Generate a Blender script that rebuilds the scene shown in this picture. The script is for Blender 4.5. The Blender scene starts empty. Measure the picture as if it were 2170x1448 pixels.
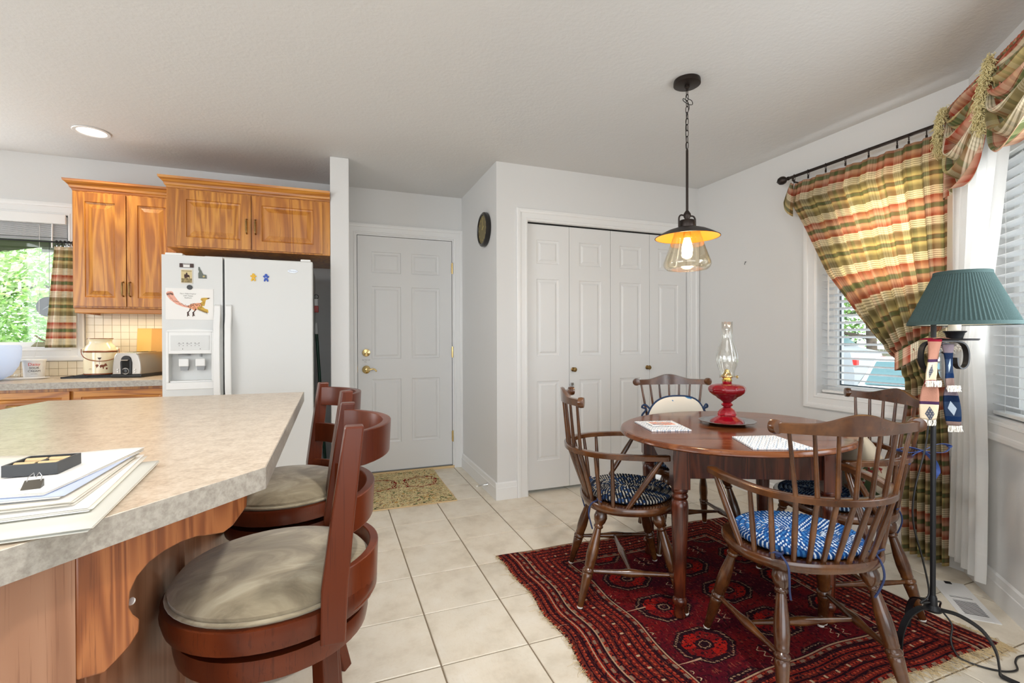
import bpy, math, random
from mathutils import Vector, Matrix
random.seed(7)
SC = bpy.context.scene
COL = SC.collection
PI = math.pi
R = math.radians

# ---------------------------------------------------------------- camera, world, lights, exposure
cam_d = bpy.data.cameras.new('camera')
cam = bpy.data.objects.new('camera', cam_d)
COL.objects.link(cam)
cam_d.sensor_width = 36.0
cam_d.lens = 36.0 * 1007.0 / 2170.0
cam_d.clip_start = 0.02
_th, _pi, _ro = R(20.875), R(-0.345), R(-0.1635)
_f = Vector((math.sin(_th)*math.cos(_pi), math.cos(_th)*math.cos(_pi), math.sin(_pi)))
_r0 = Vector((math.cos(_th), -math.sin(_th), 0)); _u0 = _r0.cross(_f)
_r = _r0*math.cos(_ro) + _u0*math.sin(_ro); _u = _r.cross(_f)
cam.matrix_world = Matrix(((_r.x, _u.x, -_f.x, 0), (_r.y, _u.y, -_f.y, 0), (_r.z, _u.z, -_f.z, 1.1644), (0, 0, 0, 1)))
SC.camera = cam

world = bpy.data.worlds.new('sky'); SC.world = world
world.use_nodes = True
_bg = world.node_tree.nodes['Background']
_bg.inputs[0].default_value = (0.86, 0.93, 1.0, 1)
_bg.inputs[1].default_value = 3.2

def area(name, loc, rot, sx, sy, power, color=(1, 1, 1), spread=180):
    d = bpy.data.lights.new(name, 'AREA'); d.shape = 'RECTANGLE'; d.size = sx; d.size_y = sy
    d.energy = power; d.color = color; d.spread = R(spread)
    o = bpy.data.objects.new(name, d); COL.objects.link(o); o.location = loc; o.rotation_euler = rot
    return o
# daylight through the wide opening of the living room behind the camera
area('patio_daylight', (-0.6, -2.9, 1.35), (R(90), 0, 0), 4.2, 2.2, 36, (0.92, 0.96, 1.0))
area('side_fill', (-3.3, 0.2, 1.4), (0, R(-90), 0), 1.8, 2.4, 82, (0.92, 0.96, 1.0))  # fill added from the left for the clock and bay walls; no window there
area('ceiling_fill', (-1.1, -0.9, 0.9), (R(180), 0, 0), 1.6, 1.6, 30, (0.90, 0.95, 1.0))  # upward fill added behind the camera to lift the ceiling
# daylight through the bay window, inside its blind
area('bay_daylight', (2.16, 0.74, 1.40), (R(90), 0, R(45)), 0.36, 1.0, 9, (0.95, 0.98, 1.0))
# daylight through the part of the kitchen window left of the frame
area('kitchen_daylight', (-2.75, 4.10, 1.52), (R(90), 0, R(200)), 0.75, 0.75, 26, (0.95, 0.98, 1.0))
area('bay_daylight_left', (2.765, 1.185, 1.50), (R(90), 0, R(45)), 0.17, 0.85, 1.3, (0.97, 0.99, 1.0))
# daylight in the nook window, behind the drawn part of the curtain
area('window_daylight', (2.938, 1.735, 1.74), (0, R(90), 0), .56, .42, 5.5, (1.0, 0.99, 0.97))
# unseen overhead fill, added to brighten the floor and island
area('overhead_fill', (0.2, 0.1, 2.40), (0, 0, 0), 1.3, 1.3, 12, (0.95, 0.98, 1.0))
_s = bpy.data.lights.new('sun', 'SUN'); _s.energy = 7.0; _s.angle = R(2); _s.color = (1, 0.95, 0.86)
_so = bpy.data.objects.new('sun', _s); COL.objects.link(_so); _so.rotation_euler = (R(42), 0, R(-25))

SC.view_settings.view_transform = 'Standard'
SC.view_settings.look = 'None'
SC.view_settings.gamma = 1.0
SC.view_settings.use_curve_mapping = False
SC.view_settings.exposure = 0.03
SC.cycles.use_denoising = True
SC.cycles.max_bounces = 10
SC.cycles.diffuse_bounces = 5
SC.cycles.transparent_max_bounces = 24
SC.cycles.sample_clamp_indirect = 6.0
SC.cycles.caustics_reflective = False
SC.cycles.caustics_refractive = False

# ---------------------------------------------------------------- node expression helper
class S:
    """a shader socket (or number) with arithmetic"""
    def __init__(s, nt, v): s.nt = nt; s.v = v
    def _m(s, op, *a, clamp=False):
        n = s.nt.nodes.new('ShaderNodeMath'); n.operation = op; n.use_clamp = clamp
        for i, x in enumerate((s,) + a):
            x = x.v if isinstance(x, S) else x
            if isinstance(x, (int, float)): n.inputs[i].default_value = x
            else: s.nt.links.new(x, n.inputs[i])
        return S(s.nt, n.outputs[0])
    def __add__(s, o): return s._m('ADD', o)
    __radd__ = __add__
    def __sub__(s, o): return s._m('SUBTRACT', o)
    def __rsub__(s, o): return S(s.nt, o)._m('SUBTRACT', s)
    def __mul__(s, o): return s._m('MULTIPLY', o)
    __rmul__ = __mul__
    def __truediv__(s, o): return s._m('DIVIDE', o)
    def __mod__(s, o): return s._m('FLOORED_MODULO', o)
    def gt(s, o): return s._m('GREATER_THAN', o)
    def lt(s, o): return s._m('LESS_THAN', o)
    def sin(s): return s._m('SINE')
    def abs(s): return s._m('ABSOLUTE')
    def floor(s): return s._m('FLOOR')
    def fract(s): return s._m('FRACT')
    def mn(s, o): return s._m('MINIMUM', o)
    def mx(s, o): return s._m('MAXIMUM', o)
    def clamp(s): return s._m('ADD', 0.0, clamp=True)
    def band(s, a, b): return s.gt(a) * s.lt(b)
    def soft(s, a, b):   # smooth 0..1 ramp
        n = s.nt.nodes.new('ShaderNodeMapRange'); n.interpolation_type = 'SMOOTHSTEP'
        s.nt.links.new(s.v, n.inputs[0]); n.inputs[1].default_value = a; n.inputs[2].default_value = b
        return S(s.nt, n.outputs[0])

class M:
    """one node material"""
    def __init__(m, name, color=(.8, .8, .8), rough=.5, metal=0, spec=.5, **kw):
        m.mat = bpy.data.materials.new(name); m.mat.use_nodes = True; m.nt = m.mat.node_tree
        m.b = m.nt.nodes['Principled BSDF']
        m.set('Base Color', color); m.set('Roughness', rough); m.set('Metallic', metal); m.set('Specular IOR Level', spec)
        for k, v in kw.items(): m.set(k.replace('_', ' '), v)
    def set(m, k, v):
        i = m.b.inputs[k]
        if isinstance(v, S): v = v.v
        if isinstance(v, bpy.types.NodeSocket): m.nt.links.new(v, i)
        elif isinstance(v, (tuple, list)): i.default_value = tuple(v)[:3] + (1,) if len(i.default_value) == 4 else v
        else: i.default_value = v
        return m
    def node(m, t, **kw):
        n = m.nt.nodes.new(t)
        for k, v in kw.items(): setattr(n, k, v)
        return n
    def co(m, kind='Object'):
        return m.node('ShaderNodeTexCoord').outputs[kind]
    def xyz(m, kind='Object'):
        n = m.node('ShaderNodeSeparateXYZ'); m.nt.links.new(m.co(kind), n.inputs[0])
        return [S(m.nt, o) for o in n.outputs]
    def noise(m, scale=5, detail=3, rough=.5, stretch=(1, 1, 1), kind='Object', dist=0, rand=False):
        mp = m.node('ShaderNodeMapping'); m.nt.links.new(m.co(kind), mp.inputs[0]); mp.inputs['Scale'].default_value = stretch
        if rand:
            oi = m.node('ShaderNodeObjectInfo'); mu = m.node('ShaderNodeVectorMath', operation='SCALE')
            mu.inputs[0].default_value = (31, 17, 23); m.nt.links.new(oi.outputs['Random'], mu.inputs[3]); m.nt.links.new(mu.outputs[0], mp.inputs['Location'])
        n = m.node('ShaderNodeTexNoise'); m.nt.links.new(mp.outputs[0], n.inputs['Vector'])
        n.inputs['Scale'].default_value = scale; n.inputs['Detail'].default_value = detail; n.inputs['Roughness'].default_value = rough; n.inputs['Distortion'].default_value = dist
        return S(m.nt, n.outputs[0])
    def rnd(m):
        return S(m.nt, m.node('ShaderNodeObjectInfo').outputs['Random'])
    def mix(m, fac, a, b, mode='MIX'):
        n = m.node('ShaderNodeMix', data_type='RGBA', blend_type=mode)
        for k, v in ((0, fac), (6, a), (7, b)):
            v = v.v if isinstance(v, S) else v
            if isinstance(v, (int, float)): n.inputs[k].default_value = v
            elif isinstance(v, (tuple, list)): n.inputs[k].default_value = tuple(v)[:3] + (1,)
            else: m.nt.links.new(v, n.inputs[k])
        return n.outputs[2]
    def ramp(m, fac, stops, interp='LINEAR'):
        n = m.node('ShaderNodeValToRGB'); cr = n.color_ramp; cr.interpolation = interp
        while len(cr.elements) < len(stops): cr.elements.new(0.5)
        for e, (p, c) in zip(cr.elements, stops): e.position = p; e.color = tuple(c)[:3] + (1,)
        m.nt.links.new(fac.v if isinstance(fac, S) else fac, n.inputs[0])
        return n.outputs[0]
    def bump(m, h, strength=.3, dist=.002):
        n = m.node('ShaderNodeBump'); n.inputs['Strength'].default_value = strength; n.inputs['Distance'].default_value = dist
        m.nt.links.new(h.v if isinstance(h, S) else h, n.inputs['Height']); m.nt.links.new(n.outputs[0], m.b.inputs['Normal'])
        return m

def srgb(r, g, b):
    f = lambda c: (c/255/12.92) if c/255 <= .04045 else ((c/255+.055)/1.055)**2.4
    return (f(r), f(g), f(b))

# ---------------------------------------------------------------- materials
MT = {}
def wall_mat(name, c, sc=140, st=.25):
    m = M(name, c, .75, spec=.25); m.bump(m.noise(sc, 4, .6) + m.noise(sc*.25, 2) * .8, st, .0015); MT[name] = m.mat; return m
wall_mat('wall_paint', srgb(216, 216, 215))
wall_mat('ceiling_paint', srgb(214, 214, 213), 60, .8)
m = M('white_trim', srgb(228, 228, 227), .35); MT['trim'] = m.mat
m = M('door_white', srgb(220, 220, 219), .42); m.bump(m.noise(160, 3, .5, (1, 1, .05)), .06, .001); MT['door'] = m.mat

def oak(name, dark, mid, light, rough=.35, axis='z', scale=1.0, cath=1.0):
    """oak: growth-ring bands with pores, along one axis of the piece"""
    m = M(name, mid, rough, Coat_Weight=.25, Coat_Roughness=.2)
    st = {'z': (1, 1, .09), 'x': (.09, 1, 1), 'y': (1, .09, 1)}[axis]
    n1 = m.noise(8*scale, 2, .5, st, dist=.5, rand=True)
    rings = ((n1 * 62 * cath).sin() * .5 + .5)
    st2 = tuple(s if s == 1 else .02 for s in st)
    pores = m.noise(260*scale, 3, .6, st2, rand=True)
    dk = tuple(a*.4 + b*.6 for a, b in zip(dark, mid))
    col = m.ramp(rings, [(0, dk), (.35, mid), (1, light)])
    col = m.mix(pores.soft(.56, .66) * .55, col, dark)
    col = m.mix(m.noise(2, 2, .5, rand=True).soft(.3, .7) * .25, col, mid, 'MULTIPLY')
    m.set('Base Color', col); m.bump(pores, .12, .0006); MT[name] = m.mat
oak('oak', srgb(126, 68, 18), srgb(186, 118, 38), srgb(206, 142, 54), cath=.8)
oak('oak_h', srgb(126, 68, 18), srgb(186, 118, 38), srgb(206, 142, 54), axis='x', cath=.8)
oak('oak_island', srgb(104, 52, 24), srgb(152, 88, 46), srgb(176, 110, 62), scale=1.6)
oak('oak_panel', srgb(128, 84, 60), srgb(158, 112, 84), srgb(170, 126, 98), cath=.5)
m = M('chair_wood', srgb(96, 58, 28), .24, Coat_Weight=.5, Coat_Roughness=.15)
n = m.noise(9, 4, .6, rand=True); n2 = m.noise(60, 3, .6, (1, 1, .25), rand=True)
m.set('Base Color', m.mix(n2.soft(.5, .8) * .3, m.ramp(n, [(.3, srgb(54, 28, 12)), (.5, srgb(78, 44, 20)), (.72, srgb(108, 66, 30))]), srgb(40, 20, 9))); MT['chair_wood'] = m.mat
oak('table_wood', srgb(72, 34, 16), srgb(112, 62, 34), srgb(130, 78, 44), rough=.16, axis='x', cath=.5)
for _n, _v in (('Coat Weight', .08), ('Specular IOR Level', .32)): MT['table_wood'].node_tree.nodes['Principled BSDF'].inputs[_n].default_value = _v
oak('table_leg_wood', srgb(40, 15, 8), srgb(76, 32, 17), srgb(100, 46, 24), rough=.25)
oak('cherry', srgb(66, 24, 10), srgb(94, 39, 17), srgb(112, 50, 22), rough=.28, scale=.8, cath=.12)
for _n, _v in (('Coat Weight', .05), ('Specular IOR Level', .35)): MT['cherry'].node_tree.nodes['Principled BSDF'].inputs[_n].default_value = _v

m = M('laminate', srgb(186, 162, 136), .28)
n = m.noise(30, 5, .65); n2 = m.noise(120, 3, .6)
m.set('Base Color', m.ramp(n * .6 + n2 * .4, [(.35, srgb(178, 160, 140)), (.5, srgb(200, 184, 164)), (.65, srgb(214, 200, 182))])); MT['laminate'] = m.mat
m = M('laminate_edge', srgb(160, 150, 140), .4)
n = m.noise(70, 5, .7)
m.set('Base Color', m.ramp(n, [(.35, srgb(146, 139, 129)), (.62, srgb(176, 170, 160))])); MT['laminate_edge'] = m.mat

m = M('floor_tile', (.7, .6, .5), .38)
n = m.noise(7, 5, .6, rand=True); n2 = m.noise(60, 4, .65, (1, 2.5, 1), rand=True)
c = m.ramp(n, [(.3, srgb(206, 195, 176)), (.5, srgb(226, 217, 200)), (.7, srgb(233, 226, 212))])
c = m.mix(n2.soft(.5, .75) * .3, c, srgb(204, 186, 162))
c = m.mix(m.rnd() * .14, c, srgb(208, 194, 172))
m.set('Base Color', c); m.bump(n2, .05, .001); MT['floor_tile'] = m.mat
m = M('grout', srgb(132, 118, 98), .9); MT['grout'] = m.mat
m = M('wall_tile', srgb(218, 206, 182), .25); m.set('Base Color', m.mix(m.rnd() * .3, srgb(222, 211, 188), srgb(206, 192, 165))); MT['wall_tile'] = m.mat
m = M('tile_grout', srgb(176, 160, 132), .9); MT['tile_grout'] = m.mat

def simple(name, c, rough=.5, **kw): MT[name] = M(name, c, rough, **kw).mat
simple('white_appliance', srgb(214, 215, 213), .35)
simple('white_plastic', srgb(232, 232, 230), .4)
simple('grey_plastic', srgb(150, 152, 154), .45)
simple('gasket', srgb(120, 122, 124), .7)
simple('black_iron', srgb(30, 31, 34), .42, metal=.4)
simple('bronze', srgb(52, 44, 40), .4, metal=.7)
simple('amber_enamel', srgb(214, 136, 48), .4)
simple('brass', srgb(226, 200, 140), .18, metal=1)
simple('antique_brass', srgb(140, 112, 70), .35, metal=1)
simple('chrome', srgb(205, 205, 205), .15, metal=1)
simple('pewter', srgb(176, 178, 182), .25, metal=1)
simple('steel', srgb(178, 172, 164), .3, metal=1)
simple('black_plastic', srgb(22, 22, 23), .35)
simple('grey_box', srgb(62, 64, 66), .5)
simple('cream', srgb(236, 224, 190), .15, Coat_Weight=.6)
simple('brown_glaze', srgb(128, 66, 30), .25)
simple('brown_print', srgb(122, 62, 34), .5)
simple('tan_cell', srgb(214, 186, 140), .5)
simple('paper', srgb(236, 234, 230), .8)
simple('paper_warm', srgb(222, 216, 204), .8)
simple('paper_blue', srgb(190, 200, 224), .8)
simple('folder', srgb(206, 205, 196), .7)
simple('navy', srgb(38, 52, 92), .8)
simple('ribbon_blue', srgb(58, 84, 150), .6)
simple('piping_navy', srgb(34, 58, 92), .8)
simple('wax', srgb(232, 226, 214), .5)
simple('orange_print', srgb(232, 160, 120), .6)
simple('red_print', srgb(196, 40, 36), .6)
simple('black_print', srgb(30, 28, 28), .6)
simple('grey_print', srgb(120, 118, 116), .7)
simple('pink_print', srgb(234, 172, 150), .7)
simple('yellow_print', srgb(206, 166, 70), .7)
simple('dark_brown_print', srgb(66, 40, 34), .7)
simple('plaque_brown', srgb(66, 46, 42), .6)
simple('magnet_yellow', srgb(226, 178, 26), .4)
simple('magnet_blue', srgb(28, 74, 176), .4)
simple('magnet_grey', srgb(92, 96, 88), .4, metal=.4)
simple('clock_rim', srgb(28, 24, 22), .25)
simple('clock_face', srgb(110, 98, 58), .5)
simple('gold_print', srgb(200, 180, 120), .5)
simple('green_pole', srgb(20, 64, 44), .35)
simple('red_plastic', srgb(180, 40, 30), .4)
simple('dark_gap', srgb(20, 20, 20), .9)
simple('window_frame_dark', srgb(46, 62, 72), .5)
simple('olive_metal', srgb(150, 146, 112), .4)
simple('eave_brown', srgb(74, 68, 56), .8)
simple('fascia', srgb(170, 176, 160), .8)
simple('asphalt', srgb(150, 146, 140), .95)
simple('grass', srgb(90, 120, 52), .95)
simple('fence_wood', srgb(128, 124, 112), .9)
simple('trunk', srgb(96, 84, 76), .95)
simple('car_white', srgb(226, 228, 230), .25, Coat_Weight=.6)
simple('car_grey', srgb(138, 144, 152), .4, Coat_Weight=.2)
simple('car_glass', srgb(66, 98, 104), .3, spec=.3)
simple('tyre', srgb(25, 25, 26), .8)
simple('tail_light', srgb(214, 30, 30), .3)
simple('rubber_white', srgb(222, 218, 210), .6)
simple('braid_tassel', srgb(226, 224, 214), .8)

def emit(name, c, s):
    m = M(name, c, .5); m.set('Emission Color', c); m.set('Emission Strength', s); MT[name] = m.mat
emit('bulb', (1.0, .80, .52), 22)
emit('can_lens', (1.0, .93, .82), 5)

def leafmat(name, a, b, tr=.45):
    m = M(name, a, .6); c = m.mix(m.noise(1.5, 3, .6).soft(.35, .65), a, b); m.set('Base Color', c)
    t = m.node('ShaderNodeBsdfTranslucent'); m.nt.links.new(c, t.inputs[0])
    mx = m.node('ShaderNodeMixShader'); mx.inputs[0].default_value = tr
    out = m.nt.nodes['Material Output']
    m.nt.links.new(m.b.outputs[0], mx.inputs[1]); m.nt.links.new(t.outputs[0], mx.inputs[2]); m.nt.links.new(mx.outputs[0], out.inputs[0]); MT[name] = m.mat
leafmat('leaf_light', srgb(186, 220, 136), srgb(124, 180, 84))
leafmat('leaf_pale', srgb(240, 244, 226), srgb(200, 224, 160))
leafmat('leaf_dark', srgb(60, 92, 48), srgb(92, 122, 66))

def glass(name, tint, refl=.12, rough=.0, through=.93):
    """thin clear glass: mostly transmits, reflects by Fresnel"""
    m = M(name, tint, rough)
    tr = m.node('ShaderNodeBsdfTransparent'); tr.inputs[0].default_value = tuple(tint)[:3] + (1,)
    gl = m.node('ShaderNodeBsdfGlossy'); gl.inputs['Roughness'].default_value = .03
    lw = m.node('ShaderNodeLayerWeight'); lw.inputs[0].default_value = .35
    f = S(m.nt, lw.outputs['Facing']); f = (f * f * .75 + refl).clamp()
    mx = m.node('ShaderNodeMixShader'); m.nt.links.new(f.v, mx.inputs[0])
    m.nt.links.new(tr.outputs[0], mx.inputs[1]); m.nt.links.new(gl.outputs[0], mx.inputs[2])
    m.nt.links.new(mx.outputs[0], m.nt.nodes['Material Output'].inputs[0]); MT[name] = m.mat
glass('pane_glass', (.96, .98, .98), .03)
glass('lamp_glass', (1.0, 1.0, .985), .08)
glass('amber_glass', (1.0, .97, .90), .06)
glass('bowl_glass', (.80, .88, .98), .10)
m = M('ruby_glass', srgb(206, 14, 40), .02, Transmission_Weight=.72, Specular_IOR_Level=.7, IOR=1.4, Coat_Weight=.5); MT['ruby_glass'] = m.mat
m = M('oil_red', srgb(180, 16, 20), .1, Coat_Weight=.6); MT['oil_red'] = m.mat

def cloth(name, c, tr=.3, rough=.9, bump=True):
    """woven fabric that lets some light through"""
    m = M(name, c if isinstance(c, tuple) else (.5, .5, .5), rough, spec=.1)
    return m
def translucent(m, col, tr):
    t = m.node('ShaderNodeBsdfTranslucent')
    if isinstance(col, tuple): t.inputs[0].default_value = tuple(col)[:3] + (1,)
    else: m.nt.links.new(col, t.inputs[0])
    mx = m.node('ShaderNodeMixShader'); mx.inputs[0].default_value = tr
    m.nt.links.new(m.b.outputs[0], mx.inputs[1]); m.nt.links.new(t.outputs[0], mx.inputs[2])
    m.nt.links.new(mx.outputs[0], m.nt.nodes['Material Output'].inputs[0])

def plaid(name, tr):
    """plaid cloth: UV in metres; u across the cloth, v down it"""
    m = M(name, (.5, .5, .4), .85, spec=.1)
    u, v, _ = m.xyz('UV')
    P = .323
    g, cr_, rd, ol, yl, pk = srgb(92, 108, 70), srgb(240, 230, 204), srgb(170, 70, 50), srgb(128, 116, 80), srgb(204, 190, 134), srgb(212, 166, 140)
    def bands(t):
        # one repeat: green, yellow, olive, cream pinstripes, red fading to pink, green, pink to red, cream pinstripes, olive
        x = (t / P).fract()
        c = m.ramp(x, [(0, rd), (.03, rd), (.10, pk), (.13, pk), (.14, g), (.20, g), (.21, pk), (.25, pk), (.31, rd), (.34, rd), (.345, cr_), (.475, cr_), (.48, ol), (.54, ol), (.60, yl), (.625, yl), (.635, g), (.69, g), (.70, yl), (.73, yl), (.79, ol), (.86, ol), (.865, cr_), (1, cr_)])
        pin = ((x - .345) * 31).fract().gt(.60) * (x.band(.345, .475) + x.gt(.865)).clamp()
        c = m.mix(pin * .7, c, ol)
        thin = x.band(.625, .634) + x.band(.691, .70) + x.band(.128, .134) + x.band(.206, .212)
        return m.mix(thin.clamp() * .8, c, srgb(120, 34, 26))
    a = bands(v)
    b = bands(u * .9 + .03)
    col = m.mix(.24, a, b)
    w = (u * 900).sin() * (v * 900).sin()
    m.set('Base Color', col); m.bump(w, .15, .0004)
    if tr: translucent(m, m.mix(.30, col, srgb(255, 238, 196)), tr)
    MT[name] = m.mat
plaid('plaid', .0)
plaid('plaid_curtain', .55)
plaid('plaid_kitchen', .15)

m = M('sheer', srgb(240, 240, 238), .9, spec=.1)
slub = m.noise(60, 3, .6, (1, 1, .05)); slub2 = m.noise(60, 3, .6, (.08, .08, 1))
m.set('Base Color', m.mix((slub.soft(.62, .7) + slub2.soft(.62, .7)).clamp() * .3, srgb(233, 233, 231), srgb(250, 250, 250)))
translucent(m, (.93, .93, .92), .5); MT['sheer'] = m.mat
m = M('blind_slat', srgb(236, 237, 238), .5); translucent(m, (.93, .94, .95), .45); MT['blind_slat'] = m.mat
simple('blind_cord', srgb(226, 226, 224), .7)

m = M('fringe', srgb(226, 214, 162), .9); MT['fringe'] = m.mat
m = M('shade_cloth', srgb(88, 120, 116), .85, spec=.15)
m.set('Base Color', m.mix(m.noise(300, 2).soft(.3, .7) * .35, srgb(58, 76, 76), srgb(76, 94, 93))); translucent(m, srgb(60, 84, 82), .10); MT['shade_cloth'] = m.mat
m = M('shade_lining', srgb(232, 226, 204), .8); MT['shade_lining'] = m.mat
m = M('suede', srgb(150, 138, 116), .85, spec=.15, Sheen_Weight=.5)
n = m.noise(7, 5, .6, (1, 1.6, 1), dist=1.2, rand=True); n2 = m.noise(90, 3, .6)
m.set('Base Color', m.ramp(n, [(.3, srgb(116, 104, 84)), (.5, srgb(150, 138, 114)), (.7, srgb(182, 172, 148))])); m.bump(n + n2 * .15, .35, .006); MT['suede'] = m.mat

def braid(name, a, b, c):
    m = M(name, a, .9, spec=.15)
    u, v, _ = m.xyz('UV')        # u = turn angle in braid stitches, v = ring number
    k = (u + v * .9).fract()
    h = (u * 1.0 + v * .9).floor()
    r = ((h * 12.9898).sin() * 43758.5).fract()
    col = m.mix(k.soft(.54, .66) - k.soft(.9, 1.0), a, b)
    col = m.mix(k.gt(.5) * r.gt(.6), col, c)
    m.set('Base Color', col); m.bump(m.noise(500, 2), .4, .001); MT[name] = m.mat
braid('braid_black', srgb(24, 28, 40), srgb(196, 190, 176), srgb(50, 74, 112))
braid('braid_blue', srgb(24, 72, 136), srgb(206, 220, 232), srgb(60, 120, 180))
braid('braid_navy', srgb(20, 34, 58), srgb(150, 170, 186), srgb(40, 70, 110))

def tapestry(name, base, cols):
    m = M(name, base, .9, spec=.1)
    c = base
    for i, (cc, th) in enumerate(cols):
        n = m.noise(9 + 3*i, 3, .6, dist=.6); n2 = m.noise(2.6, 1, .5, (1, 1, 1 + i*.4))
        c = m.mix(n.soft(th, th + .02) * n2.gt(.47), c, cc)
    m.set('Base Color', c); m.bump(m.noise(400, 2), .3, .001); MT[name] = m.mat
tapestry('floral_white', srgb(232, 226, 212), [(srgb(70, 130, 180), .60), (srgb(210, 190, 90), .64)])
tapestry('floral_tapestry', srgb(176, 164, 144), [(srgb(66, 76, 50), .56), (srgb(116, 40, 36), .58), (srgb(176, 116, 84), .62)])

# small hooked mat by the entry door
m = M('mat_rug', (.6, .5, .3), .95, spec=.05)
u, v, _ = m.xyz('UV')
base = m.ramp(m.noise(16, 2, .5, kind='UV', dist=1.5), [(.3, srgb(190, 174, 124)), (.5, srgb(222, 206, 160)), (.7, srgb(208, 188, 136))])
n = m.noise(13, 2, .5, kind='UV', dist=2.2)
c = m.mix((n - .5).abs().lt(.018), base, srgb(48, 54, 42))
n = m.noise(15, 2, .5, (1, 1, 1), kind='UV', dist=2.5) ; c = m.mix((n - .42).abs().lt(.016), c, srgb(140, 44, 30))
n = m.noise(18, 2, .5, kind='UV', dist=1.5); c = m.mix(n.gt(.64), c, srgb(104, 112, 70)); c = m.mix(n.lt(.34), c, srgb(190, 140, 66))
# interlaced crimson lattice
for k, (cx, cy) in enumerate(((.20, .62), (.62, .62))):
    dx = (u - cx).abs(); dy = (v - cy).abs()
    d = (dx * 1.0).mx(dy * 1.1) + (dx + dy) * .28 + ((u * 60).sin() * (v * 60).sin()) * .018
    c = m.mix(((d - .22).abs().lt(.008) + (d - .185).abs().lt(.007)).clamp() * ((u*34).sin()*(v*34).sin()).gt(-.75), c, srgb(124, 20, 22))
m.set('Base Color', c); m.bump(m.noise(300, 2), .6, .003); MT['mat_rug'] = m.mat

# the red tribal rug: UV in metres, origin at its front left corner
m = M('red_rug', (.3, .02, .02), .95, spec=.05)
u, v, _ = m.xyz('UV')
weave = m.noise(220, 2, .7, kind='UV'); blot = m.noise(4, 3, .6, kind='UV', dist=.6); fleck = m.noise(75, 2, .6, kind='UV')
wine, red, dark, cream, rust = srgb(70, 14, 28), srgb(150, 26, 20), srgb(34, 14, 22), srgb(170, 136, 108), srgb(132, 42, 28)
field = m.mix(blot.soft(.35, .65), wine, srgb(108, 20, 22))
field = m.mix(fleck.soft(.54, .60) * .8, field, dark)
field = m.mix(fleck.soft(.36, .30) * .0, field, red)
px, py = .362, .257
def cell(du, dv):
    gx = ((u - .49 + px/2 + du) % px) - px/2
    gy = ((v - .39 + py/2 + dv) % py) - py/2
    return gx.abs(), gy.abs(), gx, gy
ax, ay, gx, gy = cell(0, 0)
wb = (fleck - .5) * .018
ax = ax + wb; ay = ay + wb
d = (ax * .92).mx(ay * 1.15).mx((ax * .85 + ay * .9) * .83)
c = field
c = m.mix(d.lt(.112), c, dark)
c = m.mix(d.band(.099, .105) * .7, c, cream)
c = m.mix(d.lt(.094), c, dark)
c = m.mix(d.lt(.080), c, m.mix((gx * gy).gt(0), red, srgb(110, 20, 22)))
c = m.mix(fleck.gt(.56) * d.band(.03, .08), c, dark)
c = m.mix(d.lt(.034), c, dark); c = m.mix(d.band(.018, .023) * .7, c, cream)
c = m.mix(((gx + gy) * 330).sin().gt(.3) * d.band(.098, .106), c, dark)
# minor star crosses between the octagons
bx, by, hx, hy = cell(px/2, py/2)
zig = (((hy * 190).sin()) * .010 + hx.abs() * 1.0 - .022).abs()
c = m.mix(zig.lt(.0028) * by.lt(.040) * fleck.gt(.42), c, srgb(186, 158, 128))
c = m.mix(bx.lt(.006) * by.lt(.05), c, dark)
# borders: rows of stripes parallel to the edge
W_, H_ = 1.54, 1.36
e = u.mn(W_ - u).mn((v + .12).mn((H_ - v) * 1.0 + .10))     # distance into the rug from the nearest edge
bl = e.lt(.33)
s = (e * 1.0)
along = u * (u.mn(W_ - u).gt((v + .12).mn(H_ - v + .10))) + v * (u.mn(W_ - u).lt((v + .12).mn(H_ - v + .10)))
dots = (along * 340).sin().gt(-.2)
dots2 = (along * 120).sin().gt(.2)
bc = m.ramp((s / .33).clamp(), [(0, srgb(92, 44, 36)), (.10, srgb(116, 42, 32)), (.13, dark), (.20, rust), (.22, srgb(138, 34, 26)), (.32, srgb(84, 30, 28)), (.36, dark), (.42, srgb(132, 38, 28)), (.50, srgb(92, 34, 28)), (.60, srgb(112, 30, 26)), (.74, srgb(92, 34, 28)), (.80, srgb(142, 42, 32)), (.86, dark), (.93, srgb(112, 36, 30)), (1, wine)])
st = (s * 210).sin()
bc = m.mix(st.gt(.72) * dots, bc, srgb(170, 66, 44))
bc = m.mix(st.lt(-.75), bc, dark)
bc = m.mix(fleck.gt(.57), bc, dark)
bc = m.mix((s.band(.068, .073) + s.band(.118, .124) + s.band(.315, .321)).clamp(), bc, srgb(170, 140, 112))
bc = m.mix((s.band(.078, .10) + s.band(.125, .145) + s.band(.285, .31)).clamp() * dots2 * st.gt(-.2), bc, srgb(128, 106, 88))
bc = m.mix(s.band(.19, .235) * (along * 95).sin().gt(.9) * (s * 180).sin().gt(.3), bc, srgb(186, 160, 128))
c = m.mix(bl, c, bc)
# repaired cross seams
seam = (((v - .33) % .34) - .0 + (u * 9).sin() * .008).abs()
c = m.mix(seam.lt(.004) * u.lt(.42) * fleck.gt(.36), c, srgb(176, 140, 116))
c = m.mix(weave.soft(.48, .72) * .5, c, dark)
c = m.mix(m.noise(120, 2, .7, (1, .3, 1), kind='UV').soft(.58, .68) * .4, c, srgb(166, 92, 70))
m.set('Base Color', c); m.bump(weave + fleck, .5, .004); MT['red_rug'] = m.mat
simple('rug_edge', srgb(92, 30, 26), .95)
simple('rug_fringe', srgb(196, 174, 134), .95)

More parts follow.
